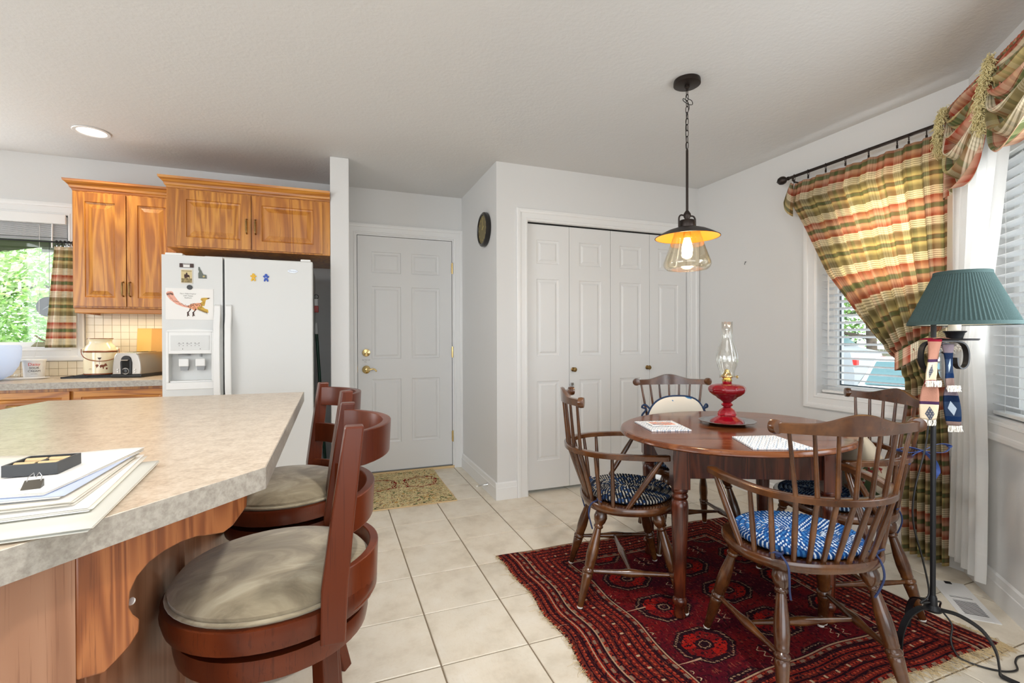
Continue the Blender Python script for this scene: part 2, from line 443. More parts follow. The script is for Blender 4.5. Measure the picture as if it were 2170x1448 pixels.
# scarf
m = M('scarf', (.6, .5, .4), .95, spec=.05)
u, v, _ = m.xyz('UV')
x = (v / .19).fract()
pk, crm, bl_, mar = srgb(150, 108, 92), srgb(190, 174, 150), srgb(70, 74, 84), srgb(118, 22, 40)
c = m.ramp(x, [(0, pk), (.20, pk), (.21, srgb(60, 40, 66)), (.27, srgb(60, 40, 66)), (.28, crm), (.70, crm), (.71, mar), (.78, mar), (.79, pk), (1, pk)], 'CONSTANT')
dd = (u - .5).abs() * .07 / .05 ; ee = (x - .5).abs() * 2.4
c = m.mix((dd * 1.2 + ee).lt(.42) * ((u * 40).sin() * (v * 300).sin()).gt(-.8), c, bl_)
c2 = m.ramp(x, [(0, srgb(96, 86, 92)), (.2, srgb(16, 28, 50)), (.35, srgb(34, 46, 66)), (.68, srgb(14, 32, 60)), (.8, srgb(108, 90, 84)), (1, srgb(96, 86, 92))], 'CONSTANT')
c2 = m.mix((dd * 1.2 + ee).lt(.40), c2, srgb(140, 150, 160))
m.set('Base Color', m.mix(v.gt(.5), c2, c)); m.bump(m.noise(300, 2), .5, .002); MT['scarf'] = m.mat
def bandmat(name, a, b, s):
    m = M(name, a, .9); u, v, _ = m.xyz('UV'); m.set('Base Color', m.mix((u * s).fract().gt(.5) * (v * s).fract().gt(.4), a, b)); MT[name] = m.mat
m = M('knit_white', srgb(226, 228, 230), .9)
x, y, z = m.xyz('Object'); kk = (x * 400).sin() * (y * 520 + (x * 200).sin()).sin()
m.set('Base Color', m.mix(kk.soft(-.8, .1), srgb(150, 170, 190), srgb(232, 233, 234))); m.bump(kk, .7, .003); MT['knit_white'] = m.mat
m = M('cutting_board', srgb(196, 148, 66), .5)
x, y, z = m.xyz('Object'); m.set('Base Color', m.mix(x.gt(-.062), srgb(206, 166, 84), srgb(188, 138, 58))); MT['board'] = m.mat
m = M('card_photo', (.8, .6, .5), .4)
m.set('Base Color', m.ramp(m.noise(30, 3, .6), [(.35, srgb(90, 100, 140)), (.5, srgb(214, 180, 160)), (.6, srgb(206, 96, 66)), (.75, srgb(236, 226, 210))])); MT['card_photo'] = m.mat
m = M('poster_photo', (.8, .6, .4), .5)
x, y, z = m.xyz('Object')
m.set('Base Color', m.mix(z.gt(-.012), m.ramp(m.noise(60, 3, .6), [(.4, srgb(120, 104, 64)), (.65, srgb(170, 150, 96))]), srgb(206, 188, 140))); MT['poster_photo'] = m.mat

# ---------------------------------------------------------------- geometry helpers
class MB:
    def __init__(s): s.v = []; s.f = []; s.uv = []
    def add(s, vs, fs, uvs=None):
        o = len(s.v); s.v += [tuple(x) for x in vs]; s.f += [tuple(i + o for i in f) for f in fs]
        s.uv += uvs if uvs else [None] * len(fs)
        return s
    def box(s, x0, y0, z0, x1, y1, z1):
        if x0 > x1: x0, x1 = x1, x0
        if y0 > y1: y0, y1 = y1, y0
        if z0 > z1: z0, z1 = z1, z0
        vs = [(x, y, z) for x in (x0, x1) for y in (y0, y1) for z in (z0, z1)]
        return s.add(vs, [(0, 1, 3, 2), (4, 6, 7, 5), (0, 4, 5, 1), (2, 3, 7, 6), (0, 2, 6, 4), (1, 5, 7, 3)])
    def obox(s, c, size, mat=None):
        mat = mat or Matrix.Identity(3); c = Vector(c); h = [k/2 for k in size]
        vs = [c + mat @ Vector((x, y, z)) for x in (-h[0], h[0]) for y in (-h[1], h[1]) for z in (-h[2], h[2])]
        return s.add(vs, [(0, 1, 3, 2), (4, 6, 7, 5), (0, 4, 5, 1), (2, 3, 7, 6), (0, 2, 6, 4), (1, 5, 7, 3)])
    def bar(s, p, q, w, h, up=(0, 0, 1)):
        p, q = Vector(p), Vector(q); d = (q - p); z = d.normalized(); x = Vector(up).cross(z)
        if x.length < 1e-4: x = Vector((1, 0, 0)).cross(z)
        x.normalize(); y = z.cross(x)
        m = Matrix((x, y, z)).transposed()
        return s.obox((p + q)/2, (w, h, d.length), m)
    def sweep(s, pts, sec, closed=False, up=(0, 0, 1), scales=None, cap=True, uvs=None):
        """sweep a closed 2-D section along a path; section x = sideways, y = up"""
        pts = [Vector(p) for p in pts]; n = len(pts); k = len(sec); vs = []
        upv = Vector(up); prevx = None
        for i, p in enumerate(pts):
            a = pts[(i-1) % n] if (closed or i > 0) else p; b = pts[(i+1) % n] if (closed or i < n-1) else p
            t = (b - a).normalized()
            x = t.cross(upv)
            if x.length < 1e-3: x = prevx or t.cross(Vector((0, 1, 0.01)))
            x.normalize()
            if prevx is not None and x.dot(prevx) < 0 and up == (0, 0, 1) and abs(t.z) > .5: x = -x
            prevx = x; y = x.cross(t)
            sc = scales[i] if scales else 1
            sx, sy = (sc, sc) if isinstance(sc, (int, float)) else sc
            vs += [p + x*(q[0]*sx) + y*(q[1]*sy) for q in sec]
        fs = []; uv = []
        for i in range(n if closed else n-1):
            for j in range(k):
                a, b = i*k + j, i*k + (j+1) % k; c, d = ((i+1) % n)*k + (j+1) % k, ((i+1) % n)*k + j
                fs.append((a, b, c, d))
        if cap and not closed:
            fs += [tuple(range(k-1, -1, -1)), tuple((n-1)*k + j for j in range(k))]
        return s.add(vs, fs)
    def tube(s, pts, r, n=10, closed=False, cap=True):
        rr = r if isinstance(r, (list, tuple)) else [r]*len(pts)
        sec = [(math.cos(2*PI*j/n), math.sin(2*PI*j/n)) for j in range(n)]
        pts = [Vector(p) for p in pts]
        # parallel transport frames
        vs = []; N = len(pts); x = None
        for i, p in enumerate(pts):
            a = pts[(i-1) % N] if (closed or i > 0) else p; b = pts[(i+1) % N] if (closed or i < N-1) else p
            t = (b - a).normalized()
            if x is None:
                x = t.orthogonal().normalized()
            else:
                x = (x - t*x.dot(t)).normalized()
            y = t.cross(x)
            vs += [p + (x*q[0] + y*q[1])*rr[i] for q in sec]
        fs = []
        for i in range(N if closed else N-1):
            for j in range(n):
                fs.append((i*n + j, i*n + (j+1) % n, ((i+1) % N)*n + (j+1) % n, ((i+1) % N)*n + j))
        if cap and not closed: fs += [tuple(range(n-1, -1, -1)), tuple((N-1)*n + j for j in range(n))]
        return s.add(vs, fs)
    def lathe(s, prof, n=24, base=(0, 0, 0), axis=(0, 0, 1), sx=1, sy=1, cap=True):
        """prof: (radius, distance along the axis)"""
        base = Vector(base); z = Vector(axis).normalized(); x = z.orthogonal().normalized() if abs(z.z) < .999 else Vector((1, 0, 0)); y = z.cross(x)
        vs = []; k = len(prof)
        for (r, h) in prof:
            for j in range(n):
                a = 2*PI*j/n
                vs.append(base + z*h + x*(r*sx*math.cos(a)) + y*(r*sy*math.sin(a)))
        fs = [(i*n + j, i*n + (j+1) % n, (i+1)*n + (j+1) % n, (i+1)*n + j) for i in range(k-1) for j in range(n)]
        if cap:
            if prof[0][0] > 1e-5: fs.append(tuple(range(n-1, -1, -1)))
            if prof[-1][0] > 1e-5: fs.append(tuple((k-1)*n + j for j in range(n)))
        return s.add(vs, fs)
    def turned(s, p, q, prof, n=12):
        """a turned spindle from p to q; prof: (fraction along, radius)"""
        p, q = Vector(p), Vector(q); L = (q - p).length
        return s.lathe([(r, t*L) for t, r in prof], n, p, q - p)
    def prism(s, poly, a, b, fn=lambda x, y, z: (x, y, z)):
        k = len(poly)
        vs = [fn(x, y, a) for x, y in poly] + [fn(x, y, b) for x, y in poly]
        fs = [tuple(range(k-1, -1, -1)), tuple(range(k, 2*k))] + [(i, (i+1) % k, k + (i+1) % k, k + i) for i in range(k)]
        return s.add(vs, fs)
    def grid(s, fn, ni, nj, uv=None, closed=False):
        """surface fn(a, b) with a, b in 0..1"""
        vs = [fn(i/ni, j/nj) for j in range(nj+1) for i in range(ni+1)]
        fs = []; uvs = []
        for j in range(nj):
            for i in range(ni):
                fs.append((j*(ni+1)+i, j*(ni+1)+i+1, (j+1)*(ni+1)+i+1, (j+1)*(ni+1)+i))
                if uv: uvs.append([uv(i/ni, j/nj), uv((i+1)/ni, j/nj), uv((i+1)/ni, (j+1)/nj), uv(i/ni, (j+1)/nj)])
        return s.add(vs, fs, uvs if uv else None)
    def build(s, name, mat, parent=None, smooth=None, bevel=0, solid=0, loc=None, flip=False, seg=2):
        me = bpy.data.meshes.new(name)
        me.from_pydata(s.v, [], s.f)
        if any(u is not None for u in s.uv):
            l = me.uv_layers.new(name='UVMap'); k = 0
            for f, u in zip(s.f, s.uv):
                for i in range(len(f)):
                    if u is not None: l.data[k].uv = u[i]
                    k += 1
        me.materials.append(MT[mat] if isinstance(mat, str) else mat)
        if smooth is not None:
            me.polygons.foreach_set('use_smooth', [True]*len(me.polygons))
            me.update()
            me.set_sharp_from_angle(angle=R(smooth))
        me.update()
        o = bpy.data.objects.new(name, me); COL.objects.link(o)
        if parent is not None: o.parent = parent
        if loc is not None: o.location = loc
        if solid:
            md = o.modifiers.new('solid', 'SOLIDIFY'); md.thickness = solid; md.offset = 0
        if bevel:
            md = o.modifiers.new('bevel', 'BEVEL'); md.width = bevel; md.segments = seg; md.limit_method = 'ANGLE'; md.angle_limit = R(40)
        return o

def tag(o, label, cat, group=None, kind=None):
    o['label'] = label; o['category'] = cat
    if group: o['group'] = group
    if kind: o['kind'] = kind
    return o
def struct(o):
    o['kind'] = 'structure'; return o
def thing(name, label, cat, loc=(0, 0, 0), rz=0, group=None):
    o = bpy.data.objects.new(name, None); COL.objects.link(o); o.empty_display_size = .05
    o.location = loc; o.rotation_euler = (0, 0, R(rz)); return tag(o, label, cat, group)
def kids(o, table): return table.get(o, [])
def copy_thing(root, loc, rz, label, group=None):
    table = {}
    for x in SC.objects:
        if x.parent: table.setdefault(x.parent, []).append(x)
    def rec(o, par):
        c = o.copy(); COL.objects.link(c)
        if par is not None: c.parent = par
        for ch in table.get(o, []): rec(ch, c)
        return c
    r = rec(root, None); r.location = loc; r.rotation_euler = (0, 0, R(rz)); r['label'] = label
    if group: r['group'] = group
    return r
def text(name, body, size, mat, parent, loc, rot, extrude=.0003, align='CENTER', sx=1):
    cu = bpy.data.curves.new(name, 'FONT'); cu.body = body; cu.size = size; cu.extrude = extrude
    cu.align_x = align; cu.align_y = 'CENTER'; cu.resolution_u = 3
    t = bpy.data.objects.new(name, cu); COL.objects.link(t)
    dg = bpy.context.evaluated_depsgraph_get()
    me = bpy.data.meshes.new_from_object(t.evaluated_get(dg))
    bpy.data.objects.remove(t)
    o = bpy.data.objects.new(name, me); COL.objects.link(o); me.materials.clear(); me.materials.append(MT[mat])
    o.parent = parent; o.location = loc; o.rotation_euler = rot; o.scale = (sx, 1, 1)
    return o
def arc(c, r, a0, a1, n, plane='xy'):
    out = []
    for i in range(n+1):
        a = a0 + (a1-a0)*i/n; x, y = r*math.cos(a), r*math.sin(a)
        out.append({'xy': (c[0]+x, c[1]+y, c[2]), 'xz': (c[0]+x, c[1], c[2]+y), 'yz': (c[0], c[1]+x, c[2]+y)}[plane])
    return out
def bez(pts, n=24):
    """Catmull-Rom through points"""
    P = [Vector(p) for p in pts]; P = [P[0]*2 - P[1]] + P + [P[-1]*2 - P[-2]]; out = []
    for i in range(1, len(P)-2):
        k = max(2, n // (len(P)-3))
        for j in range(k):
            t = j/k; a, b, c, d = P[i-1:i+3]
            out.append(.5*((2*b) + (c-a)*t + (2*a-5*b+4*c-d)*t*t + (3*b-a-3*c+d)*t**3))
    out.append(P[-2]); return out
def paneled(w, h, t, panels, rec=.008, mould=.016, lip=.018, rise=.006):
    """door leaf in local x (0..w), z (0..h); front face towards -y at y = 0, back at y = t; raised panels"""
    b = MB()
    xs = sorted({0, w} | {p[0] for p in panels} | {p[2] for p in panels}); zs = sorted({0, h} | {p[1] for p in panels} | {p[3] for p in panels})
    inside = lambda x, z: any(p[0] < x < p[2] and p[1] < z < p[3] for p in panels)
    for i in range(len(xs)-1):
        for j in range(len(zs)-1):
            if not inside((xs[i]+xs[i+1])/2, (zs[j]+zs[j+1])/2):
                b.add([(xs[i], 0, zs[j]), (xs[i+1], 0, zs[j]), (xs[i+1], 0, zs[j+1]), (xs[i], 0, zs[j+1])], [(0, 1, 2, 3)])
    for (x0, z0, x1, z1) in panels:
        rings = []
        for ins, y in ((0, 0), (mould*.25, rec*.75), (mould, rec), (mould+.004, rec), (mould+lip, rec-rise)):
            rings.append([(x0+ins, y, z0+ins), (x1-ins, y, z0+ins), (x1-ins, y, z1-ins), (x0+ins, y, z1-ins)])
        for a, c in zip(rings, rings[1:]):
            for k in range(4):
                l = (k+1) % 4; b.add([a[k], a[l], c[l], c[k]], [(0, 1, 2, 3)])
        b.add(rings[-1], [(0, 1, 2, 3)])
    b.add([(0, 0, 0), (w, 0, 0), (w, t, 0), (0, t, 0)], [(3, 2, 1, 0)]); b.add([(0, 0, h), (w, 0, h), (w, t, h), (0, t, h)], [(0, 1, 2, 3)])
    b.add([(0, 0, 0), (0, t, 0), (0, t, h), (0, 0, h)], [(3, 2, 1, 0)]); b.add([(w, 0, 0), (w, t, 0), (w, t, h), (w, 0, h)], [(0, 1, 2, 3)])
    b.add([(0, t, 0), (w, t, 0), (w, t, h), (0, t, h)], [(3, 2, 1, 0)])
    return b
CASING = [(0, 0), (0, .010), (.012, .014), (.016, .011), (.052, .013), (.056, .018), (.066, .020), (.080, .020), (.086, .016), (.088, 0)]
def casing_piece(a, b, inw, out):
    """moulded casing from a to b; inw: unit vector from the outer edge to the opening, out: off the wall. Section runs from the opening edge outwards"""
    a, b, inw, out = Vector(a), Vector(b), Vector(inw), Vector(out)
    m = MB(); vs = []
    t = (b-a).normalized()
    for p, sg in ((a, -1), (b, 1)):
        for (x, y) in CASING: vs.append(p - inw*x + out*y + t*(x*sg if True else 0))
    k = len(CASING)
    m.add(vs, [(i, i+1, k+i+1, k+i) for i in range(k-1)] + [tuple(range(k)), tuple(range(2*k-1, k-1, -1))])
    return m

# ---------------------------------------------------------------- the room
Yc, Xw, Xa, Yb, Yy = 3.235, 2.943, 1.117, 4.204, 1.392
CE = 2.44
# floor slab, grout and tiles
fl = MB().box(-3.45, -3.05, -.10, 3.0, 4.35, -.004).build('floor', 'grout'); struct(fl)
px, x0, y0 = .337, .363, 1.665
tm = MB(); g = .0028; h = px/2 - g
tm.v = []; e = .0025
tm.add([(-h, -h, -.008), (h, -h, -.008), (h, h, -.008), (-h, h, -.008), (-h, -h, -e), (h, -h, -e), (h, h, -e), (-h, h, -e), (-h+e, -h+e, 0), (h-e, -h+e, 0), (h-e, h-e, 0), (-h+e, h-e, 0)],
       [(0, 1, 5, 4), (1, 2, 6, 5), (2, 3, 7, 6), (3, 0, 4, 7), (4, 5, 9, 8), (5, 6, 10, 9), (6, 7, 11, 10), (7, 4, 8, 11), (8, 9, 10, 11)])
first = None
for i in range(-7, 8):
    for j in range(-5, 9):
        cx, cy = x0 + px*(i+.5), y0 + px*(j+.5)
        if cx > Xw + .1 or cy > Yb + .1: continue
        if cx > Xa + .2 and cy > Yc + .25: continue
        if cx - cy > 1.9: continue
        if cx + px/2 < -1.2 and cy < .5: continue
        if first is None: o = first = tm.build('floor_tile', 'floor_tile', fl)
        else:
            o = first.copy(); COL.objects.link(o)
        o.location = (cx, cy, random.uniform(-.0004, .0004)); o.rotation_euler = (0, 0, random.choice((0, 1, 2, 3))*PI/2)

T = .13
struct(MB().box(-3.5, -3.1, CE, 3.2, 4.4, CE+.14).build('ceiling', 'ceiling_paint'))
def wallx(name, y0, y1, x0, x1, holes, mat='wall_paint', z1=CE):
    """wall running along x with rectangular holes (xa, za, xb, zb)"""
    b = MB(); x = x0
    for (xa, za, xb, zb) in sorted(holes):
        b.box(x, y0, 0, xa, y1, z1)
        if za > 0: b.box(xa, y0, 0, xb, y1, za)
        b.box(xa, y0, zb, xb, y1, z1); x = xb
    b.box(x, y0, 0, x1, y1, z1); return struct(b.build(name, mat))
# back wall of kitchen and entry: kitchen window and entry door
KW = (-3.0, 1.105, -1.705, 2.03)
wallx('wall_back', Yb, Yb+T, -3.45, Xa+.1, [KW, (.195, 0, 1.041, 2.058)])
# closet block
struct(MB().box(Xa, Yc, 0, Xa+.11, Yb, CE).build('wall_clock_side', 'wall_paint'))
wallx('wall_closet', Yc, Yc+.10, Xa+.11, Xw+.02, [(1.355, 0, 2.852, 2.036)])
struct(MB().box(Xa+.11, 3.95, 0, Xw, 4.0, CE).build('wall_closet_inside', 'dark_gap'))
# partition beside the fridge
struct(MB().box(0.0, 3.547, 0, .125, Yb, CE).build('wall_partition', 'wall_paint', bevel=.006))
# window wall (along y) with the nook window
WT = .16
W1 = (1.495, .795, 2.172, 2.03)
b = MB(); b.box(Xw, Yy-.06, 0, Xw+WT, W1[0], CE); b.box(Xw, W1[2], 0, Xw+WT, Yc+.3, CE); b.box(Xw, W1[0], 0, Xw+WT, W1[2], W1[1]); b.box(Xw, W1[0], W1[3], Xw+WT, W1[2], CE)
struct(b.build('wall_window', 'wall_paint'))
# angled bay wall: local s along (-1,-1)/sqrt2 from the corner, depth outwards
dv = Vector((-.70711, -.70711, 0)); nv = Vector((.70711, -.70711, 0))
def bay(s, d, z): return tuple(Vector((Xw, Yy, z)) + dv*s + nv*d)
BW = (.165, .795, 1.06, 2.03); BL = 1.22
b = MB()
for (s0, za, s1, zb) in ((-.05, 0, BW[0], CE), (BW[2], 0, BL, CE), (BW[0], 0, BW[2], BW[1]), (BW[0], BW[3], BW[2], CE)):
    b.prism([(s0, 0), (s1, 0), (s1, WT), (s0, WT)], za, zb, lambda x, y, z: bay(x, y, z))
struct(b.build('wall_bay', 'wall_paint'))
e_ = Vector(bay(BL, 0, 0))
struct(MB().box(e_.x, -3.0, 0, e_.x+.12, e_.y+.01, CE).build('wall_right', 'wall_paint'))
struct(MB().box(-3.55, -3.05, 0, -3.45, Yb+T, CE).build('wall_left', 'wall_paint'))
wallx('wall_rear', -3.12, -3.0, -3.5, e_.x+.12, [(-2.6, 0.05, 1.4, 2.2)])

# baseboards
BB = [(0, 0), (0, .085), (.003, .088), (.006, .118), (.012, .124), (.014, .126), (.014, 0)]
def baseboard(name, p, q, out):
    p, q, out = Vector(p), Vector(q), Vector(out); b = MB()
    vs = [p + out*(.0145 - x) + Vector((0, 0, z)) for x, z in BB] + [q + out*(.0145 - x) + Vector((0, 0, z)) for x, z in BB]; k = len(BB)
    b.add(vs, [(i, (i+1) % k, k+(i+1) % k, k+i) for i in range(k)] + [tuple(range(k)), tuple(range(2*k-1, k-1, -1))])
    return struct(b.build(name, 'trim'))
baseboard('baseboard_clock_side', (Xa, Yc-.0140, 0), (Xa, Yb-.02, 0), (-1, 0, 0))
baseboard('baseboard_closet', (Xa-.0138, Yc, 0), (1.267, Yc, 0), (0, -1, 0))
baseboard('baseboard_window', (Xw, Yy, 0), (Xw, Yc, 0), (-1, 0, 0))
baseboard('baseboard_bay', bay(.0, 0, 0), bay(BL, 0, 0), tuple(-nv))
baseboard('baseboard_partition', (-.0, 3.547, 0), (.139, 3.547, 0), (0, -1, 0))
baseboard('baseboard_entry', (.125, 3.55, 0), (.125, Yb, 0), (1, 0, 0))
baseboard('baseboard_right', (e_.x, -3, 0), (e_.x, e_.y, 0), (-1, 0, 0))

# door casings
def casing3(name, x0, x1, zt, y, zb=0):
    """three-sided door casing; opening x0..x1, top zt, on the wall face y (towards -y)"""
    r = casing_piece((x0, y, zb-.088), (x0, y, zt), (1, 0, 0), (0, -1, 0))
    l = casing_piece((x1, y, zb-.088), (x1, y, zt), (-1, 0, 0), (0, -1, 0))
    t = casing_piece((x0, y, zt), (x1, y, zt), (0, 0, -1), (0, -1, 0))
    a = struct(t.build(name, 'trim'))
    for q in (r, l):
        q.v = [(x, yy, max(z, 0)) for x, yy, z in q.v]; q.build('casing_side', 'trim', a)
    return a
casing3('trim_1', .195, 1.041, 2.058, Yb)
casing3('trim_2', 1.355, 2.852, 2.036, Yc)
# jambs
j = MB(); j.box(.195, Yb, 0, .208, Yb+T, 2.058); j.box(1.028, Yb, 0, 1.041, Yb+T, 2.058); j.box(.208, Yb, 2.046, 1.028, Yb+T, 2.058)
j.box(.208, Yb+.05, 0, .222, Yb+.065, 2.046); j.box(1.014, Yb+.05, 0, 1.028, Yb+.065, 2.046)
struct(j.build('trim_3', 'trim'))
j = MB(); j.box(1.3545, Yc+.001, 0, 1.358, Yc+.11, 2.036); j.box(2.846, Yc+.001, 0, 2.8525, Yc+.11, 2.036); j.box(1.355, Yc+.001, 2.032, 2.852, Yc+.025, 2.0365); j.box(1.355, Yc+.065, 2.032, 2.852, Yc+.11, 2.0365)
struct(j.build('trim_4', 'trim'))
struct(MB().box(1.36, Yc+.03, 2.022, 2.845, Yc+.06, 2.034).build('trim_5', 'dark_gap'))      # bifold track in its slot

# entry door (six panels)
dw, dh = .811, 2.012
P6 = [(.115, .238, .360, .790), (.452, .238, .697, .790), (.115, .965, .360, 1.585), (.452, .965, .697, 1.585), (.115, 1.700, .360, 1.880), (.452, 1.700, .697, 1.880)]
d1 = struct(paneled(dw, dh, .042, P6, rec=.009).build('door_1', 'door', loc=(.2125, Yb+.006, .03)))
for z in (1.80, 1.045, .285):
    hb = MB(); hb.tube([(dw+.006, -.004, z-.05-.03), (dw+.006, -.004, z+.05-.03)], .0065, 10); hb.box(dw-.004, -.001, z-.075, dw+.003, .004, z+.015)
    hb.build('hinge', 'brass', d1, 30)
lb = MB(); lb.lathe([(0, .0), (.030, 0), (.033, .004), (.030, .010), (.012, .014), (.0, .015)], 28, (.068, 0, 1.018), (0, -1, 0)); lb.bar((.062, -.018, 1.012), (.083, -.022, 1.033), .010, .008)
lb.build('deadbolt', 'brass', d1, 35)
lb = MB(); lb.lathe([(0, 0), (.032, 0), (.034, .005), (.027, .011), (.013, .016), (.012, .045), (.0, .047)], 28, (.068, 0, .875), (0, -1, 0))
lb.tube(bez([(.068, -.042, .875), (.090, -.046, .874), (.112, -.047, .882), (.132, -.046, .878), (.143, -.046, .866), (.149, -.044, .862)], 20), [.0085]*1 + [.0075]*14 + [.006]*6 if False else .007, 10)
lb.build('door_lever', 'brass', d1, 40)
text('door_note', 'Do Not Let', .013, 'grey_print', d1, (.067, -.0006, .957), (R(90), 0, 0)); text('door_note', 'Out', .011, 'grey_print', d1, (.062, -.0006, .941), (R(90), 0, 0))
MB().box(-.004, .012, .85, .003, .03, .905).build('latch_plate', 'antique_brass', d1)
MB().box(.0, -.006, -.008, dw, .046, .0).build('door_sweep', 'gasket', d1)
struct(MB().box(.19, Yb-.01, 0, 1.045, Yb+T, .02).build('trim_6', 'tan_cell'))          # threshold
struct(MB().box(.1, Yb+T-.01, 0, 1.1, Yb+T+.02, 2.2).build('trim_7', 'door'))

# closet bifold doors
xs = [1.360, 1.7205, 2.090, 2.4645, 2.842]
d2 = None
for i in range(4):
    w = xs[i+1] - xs[i] - .003; a, c = .075 if i % 2 == 0 else .07, .0
    sx = .085
    pn = [(sx, .215, w-sx, .815), (sx, 1.005, w-sx, 1.585), (sx, 1.700, w-sx, 1.880)]
    bd = paneled(w, 1.995, .030, pn, rec=.007)
    if d2 is None:
        d2 = struct(bd.build('door_2', 'door', loc=(xs[i], Yc+.032, .028)))
        par = d2
    else:
        o = bd.build('door_leaf', 'door', d2, loc=(xs[i]-xs[0], 0, 0))
for kx in (1.7205+.030, 2.4645-.026):
    MB().lathe([(.016, 0), (.017, .003), (.008, .007), (.007, .018), (.015, .026), (.018, .034), (.014, .040), (0, .042)], 20, (kx-xs[0], 0, .897), (0, -1, 0)).build('door_knob', 'antique_brass', d2, 40)
for kx in (1.3655, 2.836):
    MB().lathe([(.006, 0), (.006, .028)], 10, (kx-xs[0]+.006, .015, -.028), (0, 0, 1)).build('pivot_pin', 'chrome', d2, 40)
t = thing('finger_latch', 'small polished chrome oval latch on the closet door behind the left dining chair', 'latch', (1.735, Yc+.03, .792))
MB().lathe([(.0, 0), (.020, 0), (.021, .004), (.017, .009), (0, .011)], 24, (0, 0, 0), (0, -1, 0), sx=1, sy=1.0).build('plate', 'chrome', t, 40)
MB().box(-.018, -.024, .012, .010, -.010, .032).build('catch', 'chrome', t, bevel=.003)
t = thing('door_stop', 'thin spring door stop with white tip low on the clock wall baseboard', 'door stop', (Xa-.0145, 3.42, .062))
MB().lathe([(.013, 0), (.012, .004), (.006, .018), (.0045, .055), (.004, .075)], 14, (0, 0, 0), (-1, 0, -.06)).build('spring', 'chrome', t, 40)
MB().lathe([(.0, .074), (.007, .075), (.007, .090), (.0, .092)], 14, (0, 0, 0), (-1, 0, -.06)).build('tip', 'rubber_white', t, 40)

# windows: casing, frame, glass
def four_casing(name, f, x0, z0, x1, z1, inn=None):
    """f(a, z) -> point, fo = outward"""
    fo = f('out'); ax = f('ax'); a = struct(casing_piece(f(x0, z1), f(x1, z1), (0, 0, -1), fo).build(name, 'trim'))
    casing_piece(f(x0, z0), f(x1, z0), (0, 0, 1), fo).build('casing_bottom', 'trim', a)
    casing_piece(f(x0, z0), f(x0, z1), ax, fo).build('casing_side', 'trim', a)
    casing_piece(f(x1, z0), f(x1, z1), tuple(-k for k in ax), fo).build('casing_side', 'trim', a); return a
def fW(a, z=None):
    if a == 'out': return (-1, 0, 0)
    if a == 'ax': return (0, 1, 0)
    return (Xw, a, z)
def fB(a, z=None):
    if a == 'out': return tuple(-nv)
    if a == 'ax': return tuple(dv)
    return bay(a, 0, z)
def fK(a, z=None):
    if a == 'out': return (0, -1, 0)
    if a == 'ax': return (1, 0, 0)
    return (a, Yb, z)
four_casing('trim_8', fW, W1[0], W1[1], W1[2], W1[3]); four_casing('trim_9', fB, *BW); four_casing('trim_10', fK, *KW)
def window(name, P, x0, z0, x1, z1, depth, frame='white_plastic', mull=None, fr=.045):
    """P(a, d, z): wall coordinates to world"""
    b = MB()
    def bx(a0, z_0, a1, z_1, d0, d1, bb): bb.prism([(a0, d0), (a1, d0), (a1, d1), (a0, d1)], z_0, z_1, P2)
    P2 = lambda x, y, z: P(x, y, z)
    for (a0, zz0, a1, zz1) in ((x0, z0, x0+fr, z1), (x1-fr, z0, x1, z1), (x0+fr, z0, x1-fr, z0+fr), (x0+fr, z1-fr, x1-fr, z1)): bx(a0, zz0, a1, zz1, depth-.03, depth+.03, b)
    w = struct(b.build(name, frame))
    g = MB(); bx(x0+fr, z0+fr, x1-fr, z1-fr, depth-.003, depth+.003, g); g.build('pane', 'pane_glass', w)
    if mull:
        for k in mull:
            q = MB(); bx(k-.025, z0+fr, k+.025, z1-fr, depth-.02, depth+.02, q); q.build('mullion', frame, w)
    s = MB(); bx(x0, z0-.001, x1, z0+.012, 0.001, depth-.03, s); s.build('sill', 'trim', w)
    return w
window('window_1', lambda a, d, z: (Xw+d, a, z), W1[0], W1[1], W1[2], W1[3], .13, 'white_plastic', None, .064)
MB().box(Xw+.118, 2.100, .865, Xw+.126, 2.1085, 1.96).box(Xw+.118, 1.50, .859, Xw+.126, 2.1085, .866).build('glazing_gasket', 'window_frame_dark', bpy.data.objects['window_1'])
window('window_2', lambda a, d, z: bay(a, d, z), BW[0], BW[1], BW[2], BW[3], .13, 'white_plastic')
w3 = window('window_3', lambda a, d, z: (a, Yb+d, z), KW[0], KW[1], KW[2], KW[3], .09, 'white_plastic', [-2.35])
# crank handle of the kitchen window
cr = MB(); cr.prism([(-1.93, 1.118), (-1.715, 1.118), (-1.715, 1.150), (-1.90, 1.150)], Yb+.02, Yb+.055, lambda x, y, z: (x, z, y)); cr.build('crank_cover', 'olive_metal', w3, bevel=.006)
MB().tube([(-1.815, Yb+.015, 1.145), (-1.85, Yb-.01, 1.165), (-1.885, Yb-.015, 1.195)], [.008, .006, .005], 10).build('crank_handle', 'olive_metal', w3, 40)

